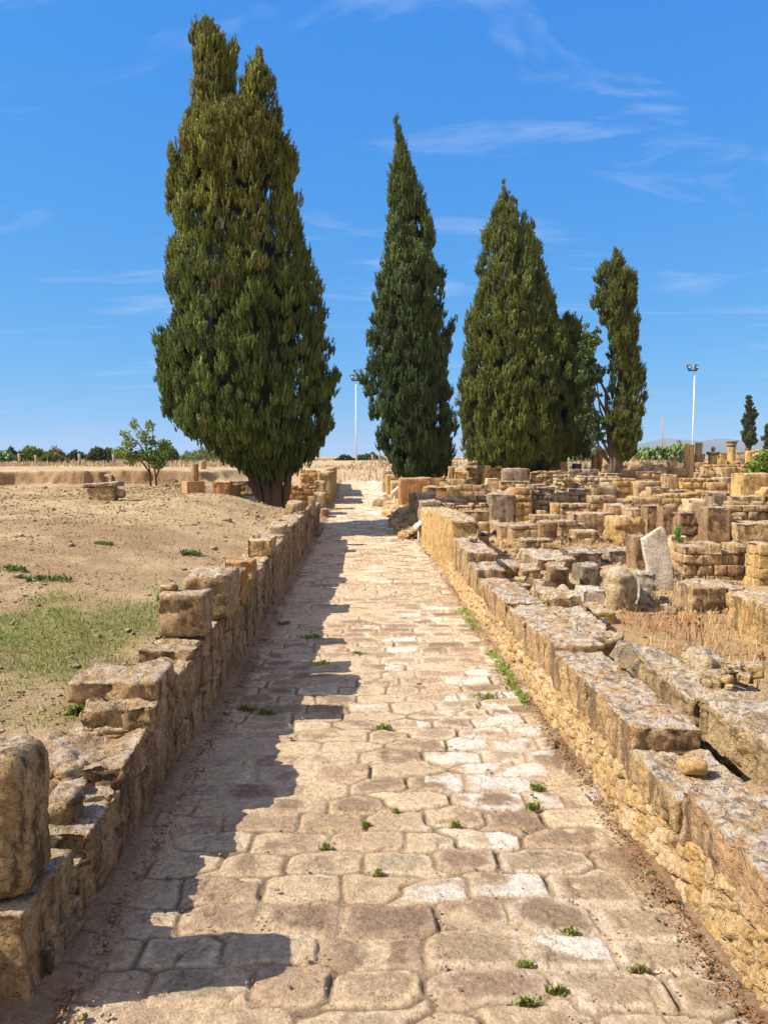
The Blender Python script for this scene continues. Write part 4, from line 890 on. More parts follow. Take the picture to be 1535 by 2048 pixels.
def plume_proto(n, R_=.15, L_=.62, leaf=(.085, .028), k=0):
    """a bunch of pointed upright fingers clad in flat scale twigs"""
    r_ = np.random.RandomState(100 + k); nf = 13; per = max(6, n // nf); Vs = []; js = []
    for q in range(nf):
        th = q * 2.4 + r_.rand(); rr = R_ * math.sqrt((q + .3) / nf); z0 = L_ * r_.uniform(0, .60) * (1 - .5 * q / nf) + (.18 * L_ if q < 2 else 0)
        o = np.array([rr * math.cos(th), rr * math.sin(th), z0]); ax = np.array([math.cos(th) * .17, math.sin(th) * .17, 1.0]) + r_.normal(0, .07, 3); ax /= np.linalg.norm(ax)
        lf = L_ * r_.uniform(.30, .55); rf_ = lf * .13
        t = r_.rand(per); a = r_.rand(per) * 6.283; rad = rf_ * np.sin(np.pi * (.12 + .86 * t)) ** .7
        u = np.cross(ax, [0.3, 1, 0]); u /= np.linalg.norm(u); v = np.cross(ax, u); out = np.outer(np.cos(a), u) + np.outer(np.sin(a), v)
        base = o + np.outer(t * lf, ax) + out * rad[:, None]
        d = ax + out * .45 + r_.normal(0, .22, (per, 3)); d /= np.linalg.norm(d, axis=1, keepdims=True)
        s = np.cross(d, out + r_.normal(0, .15, (per, 3))); s /= np.linalg.norm(s, axis=1, keepdims=True)
        l = leaf[0] * r_.uniform(.6, 1.25, (per, 1)); w_ = leaf[1] * r_.uniform(.7, 1.3, (per, 1))
        Vs.append(np.stack([base - s * w_ * .6, base + d * l * .55 - s * w_, base + d * l, base + d * l * .5 + s * w_], 1).reshape(-1, 3))
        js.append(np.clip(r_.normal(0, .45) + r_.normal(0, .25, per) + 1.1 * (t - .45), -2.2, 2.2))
        # the finger's own body under its twigs
        ts = np.array([0, .18, .45, .75, 1.0]); rb = rf_ * .72 * np.array([.45, .95, 1.0, .62, .05]); ph = np.linspace(0, 6.283, 6)
        ring = [[o + ax * lf * tt + (math.cos(p + .5 * i) * u + math.sin(p + .5 * i) * v) * rr_ * (1 + .25 * r_.randn()) for p in ph[:-1]] for i, (tt, rr_) in enumerate(zip(ts, rb))]
        Vb = []
        for i in range(4):
            for a_ in range(5): b_ = (a_ + 1) % 5; Vb += [ring[i][a_], ring[i][b_], ring[i + 1][b_], ring[i + 1][a_]]
        Vs.append(np.array(Vb)); js.append(np.full(20, js[-1].mean() - .5))
    return np.concatenate(Vs), np.concatenate(js)
def sprays(ac, P, N, scale, colr, protos, upbias=.9, cj=.25):
    """copy prototypes to the points P leaning toward N"""
    n = len(P); up = np.array([0, 0, 1.0]); D = N * (1 - upbias) + up * upbias + rf.normal(0, .09, (n, 3)); D /= np.linalg.norm(D, axis=1, keepdims=True)
    X = np.cross(D, rf.normal(0, 1, (n, 3))); X /= np.linalg.norm(X, axis=1, keepdims=True); Yv = np.cross(D, X)
    M = np.stack([X, Yv, D], 2) * scale[:, None, None]
    which = rf.randint(0, len(protos), n)
    for k, (pv, lj) in enumerate(protos):
        s = which == k
        if not s.any(): continue
        V = np.einsum('nij,vj->nvi', M[s], pv) + P[s][:, None]
        nl = len(lj); m = V.shape[0]
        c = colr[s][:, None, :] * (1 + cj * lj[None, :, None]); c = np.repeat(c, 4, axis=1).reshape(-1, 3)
        ac.add(V.reshape(-1, 3), np.arange(m * nl * 4).reshape(-1, 4), col=np.clip(c, .004, 1))
def spindle(axis, rads, n, inset=.12, lump=.16, seed=0, flat=(1, 1), groove=.4):
    """points near the skin of a body round a bent axis: axis K x 3, rads K; returns P, N, t"""
    axis = np.asarray(axis, float); rads = np.asarray(rads, float); K = len(axis); tk = np.linspace(0, 1, K)
    tt = np.linspace(0, 1, 200); w_ = np.interp(tt, tk, rads) + .05; cdf = np.cumsum(w_); cdf /= cdf[-1]
    t = np.interp(rf.rand(n), cdf, tt); th = rf.rand(n) * 6.283
    c = np.stack([np.interp(t, tk, axis[:, i]) for i in range(3)], 1); r = np.interp(t, tk, rads)
    dr = np.stack([np.cos(th) * flat[0], np.sin(th) * flat[1], np.zeros(n)], 1)
    q = np.stack([np.cos(th) * 1.6, np.sin(th) * 1.6, t * 7], 1)
    P0 = c + dr * r[:, None]; fr = 1 / groove
    gv = groove * (.8 * vnoise(P0 * np.array([1, 1, .42]), 1.15 * fr, seed + 9) + .5 * vnoise(P0 * np.array([1, 1, .5]), 2.6 * fr, seed + 12) - .12)
    lmp = 1 + lump * vnoise(q, 1.3, seed) + lump * .6 * vnoise(q, 3.1, seed + 3)
    ins = 1 - inset * rf.rand(n) ** 1.5
    sl = -np.gradient(np.interp(tt, tk, rads), tt * (axis[-1, 2] - axis[0, 2] + 1e-6)); nzv = np.interp(t, tt, sl)
    N = dr + np.array([0, 0, 1.0]) * nzv[:, None]; N /= np.linalg.norm(N, axis=1, keepdims=True)
    return c + dr * np.maximum(r * lmp * ins + np.minimum(gv, r * .3), .02)[:, None], N, t, th
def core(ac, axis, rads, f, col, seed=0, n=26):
    """knotty mass filling the crown, coloured dark for the shade between plumes"""
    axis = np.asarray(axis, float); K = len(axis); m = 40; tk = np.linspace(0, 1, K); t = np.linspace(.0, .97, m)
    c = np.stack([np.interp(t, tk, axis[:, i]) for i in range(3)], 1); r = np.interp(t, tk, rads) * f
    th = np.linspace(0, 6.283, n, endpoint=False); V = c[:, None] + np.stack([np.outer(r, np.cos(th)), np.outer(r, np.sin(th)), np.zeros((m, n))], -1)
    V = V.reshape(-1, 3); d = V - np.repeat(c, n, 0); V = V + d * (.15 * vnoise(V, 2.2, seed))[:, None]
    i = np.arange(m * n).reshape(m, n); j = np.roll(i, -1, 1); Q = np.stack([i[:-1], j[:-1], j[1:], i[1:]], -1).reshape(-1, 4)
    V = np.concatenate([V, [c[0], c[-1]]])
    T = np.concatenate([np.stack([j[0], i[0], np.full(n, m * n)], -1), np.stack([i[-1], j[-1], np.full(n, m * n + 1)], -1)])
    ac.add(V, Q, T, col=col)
G_OL = np.array([.128, .138, .020]); G_MID = np.array([.082, .116, .026]); G_DK = np.array([.040, .062, .021]); BRW = np.array([.26, .12, .045])
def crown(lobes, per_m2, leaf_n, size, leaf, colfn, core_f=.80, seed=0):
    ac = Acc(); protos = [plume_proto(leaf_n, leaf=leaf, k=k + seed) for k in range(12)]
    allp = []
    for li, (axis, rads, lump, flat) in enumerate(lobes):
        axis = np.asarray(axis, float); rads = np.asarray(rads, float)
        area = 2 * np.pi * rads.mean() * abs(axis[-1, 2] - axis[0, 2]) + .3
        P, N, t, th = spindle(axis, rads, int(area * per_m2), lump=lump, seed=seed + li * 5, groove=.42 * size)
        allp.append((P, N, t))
        core(ac, axis, rads, core_f, (.024, .028, .014), seed + li)  # near-black olive paints the shade deep in the crown gaps
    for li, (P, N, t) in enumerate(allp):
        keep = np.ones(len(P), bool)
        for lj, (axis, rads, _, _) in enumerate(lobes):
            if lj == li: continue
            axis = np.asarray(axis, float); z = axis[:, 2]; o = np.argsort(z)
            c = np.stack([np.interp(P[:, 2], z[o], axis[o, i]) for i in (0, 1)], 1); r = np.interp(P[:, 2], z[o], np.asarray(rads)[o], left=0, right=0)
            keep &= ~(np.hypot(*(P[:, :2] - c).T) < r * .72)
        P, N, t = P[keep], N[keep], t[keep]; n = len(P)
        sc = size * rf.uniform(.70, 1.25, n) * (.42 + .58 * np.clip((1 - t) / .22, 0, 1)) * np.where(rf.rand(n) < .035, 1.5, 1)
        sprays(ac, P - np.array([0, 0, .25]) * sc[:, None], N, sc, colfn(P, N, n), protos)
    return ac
def prof_axis(rows, Y, x_from=None):
    """rows of (y px, left px, right px) bottom to top -> axis and radii at distance Y"""
    ax = []; rd = []
    for y, l, r in rows:
        a = atY(l, y, Y); b = atY(r, y, Y); ax.append((a + b) / 2); rd.append((b[0] - a[0]) / 2)
    m = 24; ax = np.array(ax); t = np.linspace(0, 1, len(ax)); tt = np.linspace(0, 1, m)
    z = np.interp(tt, t, ax[:, 2]); 
    return np.stack([np.interp(tt, t, ax[:, 0]), np.full(m, float(Y)), z], 1), np.interp(tt, t, rd)
def even(rows):
    return rows
def cypress(name, Y, base_px, lobes_px, label, per, leaf_n, size, leaf, colfn, trunk, seed, yoff=None, shrink=.28, corf=.60):
    gz = atY(base_px[0], base_px[1], Y); gz[2] = float(H(gz[0], Y)) - .1
    e = empty(name, gz, label, 'cypress')
    lobes = []
    for k, rows in enumerate(lobes_px):
        a, r = prof_axis(rows, Y + (yoff[k] if yoff else 0)); lobes.append((a, np.maximum(r - shrink * size, .05), .13, (1, 1)))
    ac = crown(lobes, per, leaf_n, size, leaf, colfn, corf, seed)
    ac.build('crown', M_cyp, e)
    tk = Acc()
    for (dx0, dx1, h, r) in trunk:
        p = [gz + np.array([dx0, 0, 0])] + [gz + np.array([dx0 + (dx1 - dx0) * t ** 1.2, .15 * math.sin(t * 3 + dx0 * 5), h * t]) for t in (.12, .3, .5, .75, 1)]
        V, Q, T = tube(p, np.array([1.12, .95, .85, .8, .7, .4]) * r, n=22, amp=.02, flute=.13); tk.add(V, Q, T)
    tk.build('trunk', M_bark, e)
    return e, gz
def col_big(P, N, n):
    k = smooth(4.5, 9, P[:, 2])[:, None]; left = smooth(.6, -.9, N[:, 0])[:, None]  # sunlit side baked in: foliage facing left gets a lighter colour
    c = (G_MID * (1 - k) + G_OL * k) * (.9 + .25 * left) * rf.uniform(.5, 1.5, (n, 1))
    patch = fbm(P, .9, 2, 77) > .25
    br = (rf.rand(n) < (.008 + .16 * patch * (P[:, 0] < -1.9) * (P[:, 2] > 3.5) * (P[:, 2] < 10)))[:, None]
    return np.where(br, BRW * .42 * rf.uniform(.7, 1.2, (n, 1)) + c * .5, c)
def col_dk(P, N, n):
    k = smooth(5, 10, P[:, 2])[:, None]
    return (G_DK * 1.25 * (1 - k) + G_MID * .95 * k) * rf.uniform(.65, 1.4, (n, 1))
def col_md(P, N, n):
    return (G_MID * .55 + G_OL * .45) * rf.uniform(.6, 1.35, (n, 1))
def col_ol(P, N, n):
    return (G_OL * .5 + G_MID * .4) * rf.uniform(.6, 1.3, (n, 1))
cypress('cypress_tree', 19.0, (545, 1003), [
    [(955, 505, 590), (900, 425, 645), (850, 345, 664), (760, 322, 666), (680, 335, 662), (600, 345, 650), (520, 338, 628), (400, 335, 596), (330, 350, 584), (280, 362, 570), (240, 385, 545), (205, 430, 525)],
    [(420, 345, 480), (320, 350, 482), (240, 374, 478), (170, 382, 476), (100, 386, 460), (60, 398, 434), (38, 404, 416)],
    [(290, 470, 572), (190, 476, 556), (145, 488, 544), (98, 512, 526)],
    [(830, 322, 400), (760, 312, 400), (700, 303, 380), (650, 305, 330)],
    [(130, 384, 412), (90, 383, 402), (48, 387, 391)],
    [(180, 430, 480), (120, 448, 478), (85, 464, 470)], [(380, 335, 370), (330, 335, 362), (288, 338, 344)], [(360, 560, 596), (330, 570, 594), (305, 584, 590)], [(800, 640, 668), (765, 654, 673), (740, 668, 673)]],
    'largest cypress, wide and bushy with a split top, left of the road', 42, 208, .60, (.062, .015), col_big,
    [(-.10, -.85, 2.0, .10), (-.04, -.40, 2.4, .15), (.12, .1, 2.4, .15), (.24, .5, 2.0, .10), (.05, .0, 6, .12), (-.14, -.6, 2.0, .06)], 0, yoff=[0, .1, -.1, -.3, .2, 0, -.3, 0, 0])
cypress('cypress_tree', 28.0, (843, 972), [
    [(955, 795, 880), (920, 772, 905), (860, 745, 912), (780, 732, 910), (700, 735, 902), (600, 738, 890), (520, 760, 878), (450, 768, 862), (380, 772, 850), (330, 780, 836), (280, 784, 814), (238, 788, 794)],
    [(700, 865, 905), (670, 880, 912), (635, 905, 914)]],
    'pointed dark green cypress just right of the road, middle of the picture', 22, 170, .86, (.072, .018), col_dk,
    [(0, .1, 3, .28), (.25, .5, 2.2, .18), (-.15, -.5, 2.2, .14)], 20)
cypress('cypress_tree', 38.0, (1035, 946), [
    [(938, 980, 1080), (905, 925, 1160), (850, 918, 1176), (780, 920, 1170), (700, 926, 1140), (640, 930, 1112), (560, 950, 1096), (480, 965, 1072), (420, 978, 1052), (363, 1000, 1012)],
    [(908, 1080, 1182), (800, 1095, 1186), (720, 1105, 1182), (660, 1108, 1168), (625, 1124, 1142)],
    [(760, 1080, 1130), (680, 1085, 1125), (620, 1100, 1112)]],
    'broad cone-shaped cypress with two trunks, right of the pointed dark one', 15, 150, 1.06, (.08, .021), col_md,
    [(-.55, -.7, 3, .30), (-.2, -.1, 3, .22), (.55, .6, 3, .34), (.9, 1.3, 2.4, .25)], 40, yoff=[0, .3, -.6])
# slim open tree with a bare fork
e, gz = cypress('cypress_tree', 34.0, (1230, 948), [
    [(915, 1222, 1275), (860, 1206, 1290), (780, 1212, 1290), (720, 1208, 1288), (680, 1212, 1280), (640, 1200, 1276), (600, 1186, 1284), (560, 1192, 1270), (520, 1208, 1256), (495, 1226, 1234)]],
    'slim cypress with a bare dark fork on its left side, rightmost of the tall ones', 18, 140, .85, (.08, .021), col_ol,
    [(0, .25, 5, .30), (-.15, -.5, 4.0, .12)], 60, corf=.45)
ac = Acc(); protos = [plume_proto(60, R_=.2, L_=.4, leaf=(.14, .05), k=90 + k) for k in range(4)]; bk = Acc()
for (px, py, rr, n) in [(1180, 690, .55, 26), (1178, 730, .5, 22), (1192, 760, .45, 16), (1180, 800, .35, 14), (1185, 845, .45, 16), (1195, 880, .35, 10), (1172, 760, .3, 10), (1170, 850, .3, 10)]:
    c = atY(px, py, 34.0); P = c + rf.normal(0, 1, (n, 3)) * rr * .42; sprays(ac, P, np.tile([[-.7, 0, .7]], (n, 1)), rf.uniform(.5, .95, n), col_dk(P, P, n) * 1.2, protos, .5)
    q0 = atY(1218, min(py + 110, 925), 34.0); V, Q, T = tube([q0, (q0 * .45 + c * .55) + np.array([-.1, .05, -.15]), c], [.07, .04, .015], n=6); bk.add(V, Q, T)
ac.build('side_foliage', M_cyp, e); bk.build('branch', M_bark, e)
cypress('cypress_tree', 70.0, (1497, 899), [[(895, 1484, 1510), (860, 1482, 1512), (820, 1488, 1508), (787, 1496, 1499)]], 'small distant cypress on the right skyline behind the columns', 8, 64, .95, (.22, .08), col_dk, [(0, 0, 2, .3)], 70)
cypress('cypress_tree', 72.0, (1548, 899), [[(905, 1528, 1585), (870, 1526, 1590), (825, 1540, 1565)]], 'dark foliage of a distant tree cut by the right edge', 7, 64, .95, (.22, .08), col_dk, [(0, 0, 2, .3)], 75)

def leafclump(ac, c, rad, n, leaf, colr, seed=0, shell=.5, squash=.8):
    """a round mass of n broad leaves"""
    d = rf.normal(0, 1, (n, 3)); d /= np.linalg.norm(d, axis=1, keepdims=True); rr = (shell + (1 - shell) * rf.rand(n)) ** .6
    P = np.asarray(c) + d * rr[:, None] * np.asarray(rad) * (1 + .3 * vnoise(d * 3 + seed, 1.2, seed))[:, None]
    f = d + np.array([0, 0, .6]) + rf.normal(0, .5, (n, 3)); f /= np.linalg.norm(f, axis=1, keepdims=True)
    s = np.cross(f, rf.normal(0, 1, (n, 3))); s /= np.linalg.norm(s, axis=1, keepdims=True)
    l = leaf[0] * rf.uniform(.6, 1.3, (n, 1)); w_ = leaf[1] * rf.uniform(.7, 1.3, (n, 1))
    V = np.stack([P - f * l * .5, P - s * w_, P + f * l * .5, P + s * w_], 1).reshape(-1, 3)
    cc = np.repeat(np.asarray(colr) * rf.uniform(.6, 1.4, (n, 1)), 4, axis=0)
    ac.add(V, np.arange(4 * n).reshape(-1, 4), col=np.clip(cc, .004, 1))
def bush(px0, px1, yt, yb, Y, colr, label, name='bush', leaf=(.2, .09), n=1500, group=None, parts=10, mat=None):
    a = atY(px0, yt, Y); b = atY(px1, yt, Y); zb = float(H((a[0] + b[0]) / 2, Y)); zb = min(zb, atY(px0, yb, Y)[2]); w_ = b[0] - a[0]; h_ = a[2] - zb
    ac = Acc(); c0 = np.array([(a[0] + b[0]) / 2, Y, zb])
    for k in range(parts):
        t = (k + .5) / parts; hh = h_ * (1 - .55 * abs(2 * t - 1) ** 1.6) * rf.uniform(.8, 1.05)
        leafclump(ac, (a[0] + w_ * t + rf.uniform(-.4, .4) * w_ / parts, Y + rf.uniform(-.3, .3) * w_ * .3, zb + hh * rf.uniform(.36, .52)), (w_ / parts * rf.uniform(.8, 1.6), w_ * .3, hh * rf.uniform(.38, .6)), n // parts, leaf, np.asarray(colr) * rf.uniform(.8, 1.2), k, .35)
    e = empty(name, c0, label, 'bush' if name == 'bush' else name.replace('_', ' '), group)
    ac.build('foliage', mat or M_leaf, e)
    bs = Acc()
    for k in range(4):
        V, Q, T = tube([c0 - np.array([0, 0, .1]), c0 + np.array([rf.uniform(-.25, .25) * w_, 0, h_ * .35]), c0 + np.array([rf.uniform(-.4, .4) * w_, 0, h_ * .7])], [.05, .035, .015], n=5); bs.add(V, Q, T)
    bs.build('stem', M_bark, e)
    return e
GB = [(.09, .15, .04), (.14, .19, .045), (.08, .11, .045), (.15, .18, .055), (.19, .14, .07)]
for (a, b, yt, yb, Y, ci, lab) in [
    (-40, 12, 888, 926, 62, 2, 'dark bush cut by the left edge on the horizon'), (8, 40, 890, 926, 60, 2, 'dark green bush second from the left on the horizon'),
    (36, 88, 884, 926, 56, 1, 'bright green rounded bush on the left horizon'), (86, 136, 893, 926, 60, 4, 'reddish brown bush right of the bright rounded one'),
    (80, 130, 902, 928, 50, 3, 'low olive bush behind the fence posts'), (130, 176, 900, 926, 58, 2, 'wide low dark bush in mid left horizon'), (176, 222, 884, 928, 52, 2, 'feathery grey-green bush with spiky top on the left horizon'),
    (212, 262, 898, 926, 62, 0, 'low green bush left of the young lemon tree'), (308, 352, 874, 926, 55, 2, 'grey-green bush between the lemon tree and the big cypress'), (345, 480, 892, 930, 58, 3, 'long pale green bush half hidden under the big cypress'),
    (672, 706, 908, 924, 64, 2, 'dark low bush on the ridge left of the middle lamp post'), (712, 768, 904, 924, 66, 0, 'green bush on the ridge right of the middle lamp post'),
    (1300, 1332, 890, 922, 66, 1, 'rounded green bush right of the slim cypress'), (1340, 1372, 880, 918, 70, 4, 'brownish green bush behind the tallest column'),
    (1175, 1210, 888, 912, 80, 1, 'pale green bush left of the slim cypress trunk'), (1270, 1300, 898, 925, 60, 1, 'small green bush at the right foot of the slim cypress')]:
    bush(a, b, yt, yb, Y, GB[ci], lab, leaf=(.17, .06), n=3600)
bush(1500, 1600, 886, 945, 33, (.17, .24, .04), 'bright leafy green bush at the right edge beside a column', leaf=(.16, .12), n=3200)
bush(1180, 1196, 900, 932, 60, (.15, .2, .05), 'thin yellow-green bush behind the two plain orange columns', leaf=(.2, .1), n=500)
# prickly pear hedges
def cactus(px0, px1, yt, yb, Y, label, n=60):
    a = atY(px0, yt, Y); b = atY(px1, yt, Y); w_ = b[0] - a[0]; zb = float(H((a[0] + b[0]) / 2, Y)); h_ = max(a[2] - zb, .6)
    e = empty('prickly_pear', ((a[0] + b[0]) / 2, Y, zb), label, 'cactus'); ac = Acc(); th = np.linspace(0, 6.283, 10, endpoint=False)
    for k in range(n):
        c = np.array([a[0] + w_ * rf.rand(), Y + rf.uniform(-.8, .8), zb + h_ * rf.rand() ** .8 * (.5 + .5 * math.sin(k))** 1 if False else zb + h_ * rf.uniform(.05, .92)]); R3 = rot(rf.uniform(0, 3), rf.uniform(-.5, .5)); s = rf.uniform(.16, .26)
        ring = np.stack([np.cos(th) * s * .75, np.zeros(10), np.sin(th) * s], 1); V = np.concatenate([[[0, -.04, 0]], [[0, .04, 0]], ring]) @ R3.T + c
        T = [(0, 2 + i, 2 + (i + 1) % 10) for i in range(10)] + [(1, 2 + (i + 1) % 10, 2 + i) for i in range(10)]
        ac.add(V, None, np.array(T), col=np.array([.17, .26, .10]) * rf.uniform(.7, 1.3))
    ac.build('pad', M_leaf, e)
cactus(1130, 1180, 898, 925, 55, 'prickly pear hedge left of the two plain orange columns', 120)
cactus(1284, 1345, 893, 918, 58, 'prickly pear hedge on the skyline right of the slim cypress', 160)
cactus(1345, 1372, 886, 925, 50, 'prickly pear with dark pads just left of the tallest column', 60)
cactus(-12, 20, 906, 926, 52, 'pale prickly pear at the left edge by the fence', 50)
# young lemon tree
Yl = ground(302, 972)[1]; b0 = ground(302, 972)
e = empty('lemon_tree', b0, 'young leafy fruit tree with bare thin stems, left of the big cypress', 'tree')
bk = Acc(); lf = Acc()
for (x0, pts) in [(302, [(302, 972), (300, 945), (297, 920), (292, 890), (285, 862), (270, 842)]), (302, [(300, 945), (285, 925), (268, 912), (255, 900)]), (312, [(313, 972), (311, 950), (308, 925), (312, 895), (302, 848)]), (313, [(312, 955), (322, 930), (330, 905)]), (298, [(297, 920), (280, 890), (250, 862)])]:
    p = [atY(px, py, Yl + .1 * (k % 2)) for k, (px, py) in enumerate(pts)]; p[0][2] = min(p[0][2], b0[2]) if pts[0][1] > 970 else p[0][2]
    V, Q, T = tube(p, np.linspace(.032, .010, len(p)), n=6); bk.add(V, Q, T)
for (px, py, rx, rz_, n, c) in [(268, 850, .10, .17, 50, 1), (299, 852, .10, .17, 55, 1), (285, 872, .14, .18, 60, 1), (250, 868, .12, .14, 40, 1), (258, 888, .18, .14, 90, 1), (300, 885, .20, .16, 90, 0), (245, 905, .22, .14, 110, 1), (270, 912, .25, .16, 150, 0), (300, 912, .28, .18, 190, 0), (325, 912, .24, .18, 150, 0), (338, 900, .14, .12, 60, 1), (315, 930, .20, .12, 80, 0), (262, 925, .14, .08, 40, 1), (330, 888, .16, .12, 60, 0)]:
    leafclump(lf, atY(px, py, Yl + rf.uniform(-.15, .15)), (rx * 1.5, rx * 1.5, rz_ * 1.35), int(n * 2.0), (.11, .028), [(.12, .18, .04), (.22, .27, .06)][c], px, .1)
bk.build('trunk', M_bark, e); lf.build('crown', M_leaf, e)

# ------------------------------------------------------------ posts, lamps, signs
M_metal = MT('pale_metal').done((.62, .64, .65), .45); M_dark = MT('dark_metal').done((.03, .03, .035), .5); M_glass = MT('lamp_glass').done((.35, .38, .38), .2); M_wood = MT('grey_timber').done((.30, .23, .16), .9); M_signw = MT('white_board').done((.75, .74, .70), .5)
def lamp(px, yb, yt, Y, label):
    b = atY(px, yb, Y); b[2] = float(H(b[0], Y)); t = atY(px, yt, Y); h_ = t[2] - b[2]
    e = empty('floodlight_pole', b, label, 'floodlight')
    V, Q, T = tube([b - np.array([0, 0, .2]), b + np.array([0, 0, h_ * .5]), b + np.array([0, 0, h_])], [.065, .055, .045], n=12); Acc().add(V, Q, T).build('pole', M_metal, e)
    w_ = .50 * Y / 66
    V, Q = box(w_ * 1.5, .1, .1, t + np.array([0, 0, 0])); Acc().add(V, Q).build('crossbar', M_dark, e, flat=True)
    for s in (-1, 1):
        hd = empty_part = None
        V, Q = box(w_ * .62, .16, w_ * .75, t + np.array([s * w_ * .58, -.06, .14]), rx=-.25, ry=s * .22); o = Acc().add(V, Q).build('lamp_head', M_dark, e, flat=True)
        V, Q = box(w_ * .38, .02, w_ * .45, t + np.array([s * w_ * .58 + s * .03, -.155, .20]), rx=-.25, ry=s * .22); Acc().add(V, Q).build('glass', M_glass, o, flat=True)
lamp(712, 932, 762, 62, 'tall thin floodlight pole seen between the two nearest cypresses')
lamp(1384, 890, 742, 60, 'tall floodlight pole on the right skyline above the columns')
b = atY(1323, 905, 58); z = float(H(b[0], 58)); V, Q, T = tube([(b[0], 58, z - .1), (b[0], 58, atY(1323, 834, 58)[2])], [.05, .04], n=8)
tag(Acc().add(V, Q, T).build('wooden_pole', M_wood), 'thin bare pole standing right of the slim cypress', 'pole')
first = None
for k, (px, yb, yt, lab) in enumerate([(39, 934, 907, 'leftmost fence post before the horizon bushes'), (72, 933, 910, 'fence post below the reddish brown bush, second from left'), (159, 930, 907, 'fence post in front of the wide low dark bush'), (227, 930, 906, 'fence post just left of the young fruit tree'), (744, 925, 909, 'fence post on the ridge right of the middle lamp pole'), (758, 925, 905, 'fence post on the ridge nearest the pointed cypress')]):
    Y = 46 if px < 400 else 60
    b = atY(px, yb, Y); z = float(H(b[0], Y)); t = atY(px, yt, Y)[2]
    ac = Acc(); V, Q, T = tube([(b[0], Y, z - .2), (b[0] + .03, Y, (z + t) / 2), (b[0], Y, t)], [.09, .085, .08], n=8, amp=.01); ac.add(V, Q, T)
    tag(ac.build('fence_post', M_wood), lab, 'post', 'timber fence posts along the ridge')
# slanted information boards on posts
def board(Y, x, zt, label, s=1.0):
    z0 = float(road_z(Y)) - .05; e = empty('information_sign', (x, Y, z0), label, 'sign')
    V, Q, T = tube([(x - .02, Y, z0), (x + .0, Y + .05, zt - .05)], [.022, .022], n=8); Acc().add(V, Q, T).build('post', M_metal, e)
    V, Q = box(.30 * s, .45 * s, .035, (x + .02, Y + .02, zt - .05), ry=-.75); Acc().add(V, Q).build('panel', M_signw, e, flat=True)
board(16.0, atY(838, 1060, 16.0)[0], .46, 'white slanted board on a leaning metal post against the tall right wall')
board(24.5, atY(789, 980, 24.5)[0], .80, 'far slanted board by the rubble at the right road edge', 1.0)

# ------------------------------------------------------------ ground cover
def blades(n, xy, hgt, colr, wid=.004, lean=.5, name='grass', z=None):
    x, y = xy; z = H(x, y) if z is None else z; a = rf.rand(n) * 6.283; h = hgt * rf.uniform(.4, 1.3, n); l = lean * h * rf.rand(n)
    w_ = wid * rf.uniform(.7, 1.4, n) * np.maximum(1, np.asarray(y) / 6); dx, dy = np.cos(a), np.sin(a); sx, sy = -dy * w_, dx * w_
    P = np.stack([x, y, z - .005], 1); U = np.stack([dx * l, dy * l, h], 1); Sd = np.stack([sx, sy, 0 * sx], 1); M2 = P + U * np.array([.35, .35, .6])
    V = np.stack([P - Sd, P + Sd, M2 + Sd * .7, M2 - Sd * .7, P + U], 1).reshape(-1, 3); i = np.arange(n)[:, None] * 5
    c = np.repeat(np.asarray(colr) * rf.uniform(.6, 1.4, (n, 1)), 5, 0) if np.ndim(colr) == 1 else np.repeat(colr, 5, 0)
    return V, i + np.array([[0, 1, 2, 3]]), i + np.array([[3, 2, 4]]), c
def scatter(n, x0, x1, y0, y1, f):
    x = rf.uniform(x0, x1, n); y = np.exp(rf.uniform(math.log(y0), math.log(y1), n)); k = rf.rand(n) < f(x, y); return x[k], y[k]
x, y = scatter(120000, -6.5, -1.35, 3, 20, lambda x, y: np.clip((grass_mask(x, y) - .35) * 1.6, 0, 1) + .015)
ac = Acc(); V, Q, T, c = blades(len(x), (x, y), .038, np.array([.19, .26, .06]), .0030, .9); ac.add(V, Q, T, c)
x, y = scatter(42000, -12, -1.35, 3, 25, lambda x, y: .12 + .9 * smooth(-.1, .5, fbm2(x, y, 1.4, 3, 71)))
V, Q, T, c = blades(len(x), (x, y), .035, np.array([.34, .26, .13]), .0028, 1.3); ac.add(V, Q, T, c)
tag(ac.build('grass', M_grass), kind='stuff')
# dry weeds among the ruins
ac = Acc()
clus = [ground(px, py) for px, py in [(1320, 1262), (1340, 1250), (1305, 1240), (1360, 1330), (1390, 1320), (1470, 1300), (1410, 1250), (1100, 1092), (1130, 1085), (1050, 1092), (1080, 1090), (1160, 1095), (1020, 1100), (1190, 1110), (990, 1130), (1240, 1100), (1425, 1175), (1380, 1195), (1300, 1195), (1500, 1240), (1520, 1330)]]
for k, c0 in enumerate(clus):
    n = 170; s = .16 + .02 * c0[1]; x = c0[0] + rf.normal(0, s, n); y = c0[1] + rf.normal(0, s, n)
    V, Q, T, c = blades(n, (x, y), .10 if k > 2 else .09, np.array([(.36, .17, .09), (.50, .36, .18), (.44, .30, .14)][0 if k < 3 else 1 + k % 2]), .0028, 1.2); ac.add(V, Q, T, c)
x, y = scatter(5000, 1.9, 14, 4.5, 24, lambda x, y: np.clip(.5 + fbm2(x, y, .9, 2, 8), 0, 1) * (x < y * .62) )
V, Q, T, c = blades(len(x), (x, y), .028, np.array([.50, .38, .21]), .003, 2.4); ac.add(V, Q, T, c)
x, y = scatter(60000, -45, 45, 40, 75, lambda x, y: np.clip(.45 + fbm2(x, y, .2, 2, 4), 0, 1))
V, Q, T, c = blades(len(x), (x, y), .24, np.array([.38, .29, .20]), .004, 1.1); ac.add(V, Q, T, c)
tag(ac.build('dry_weeds', M_dry), kind='stuff')
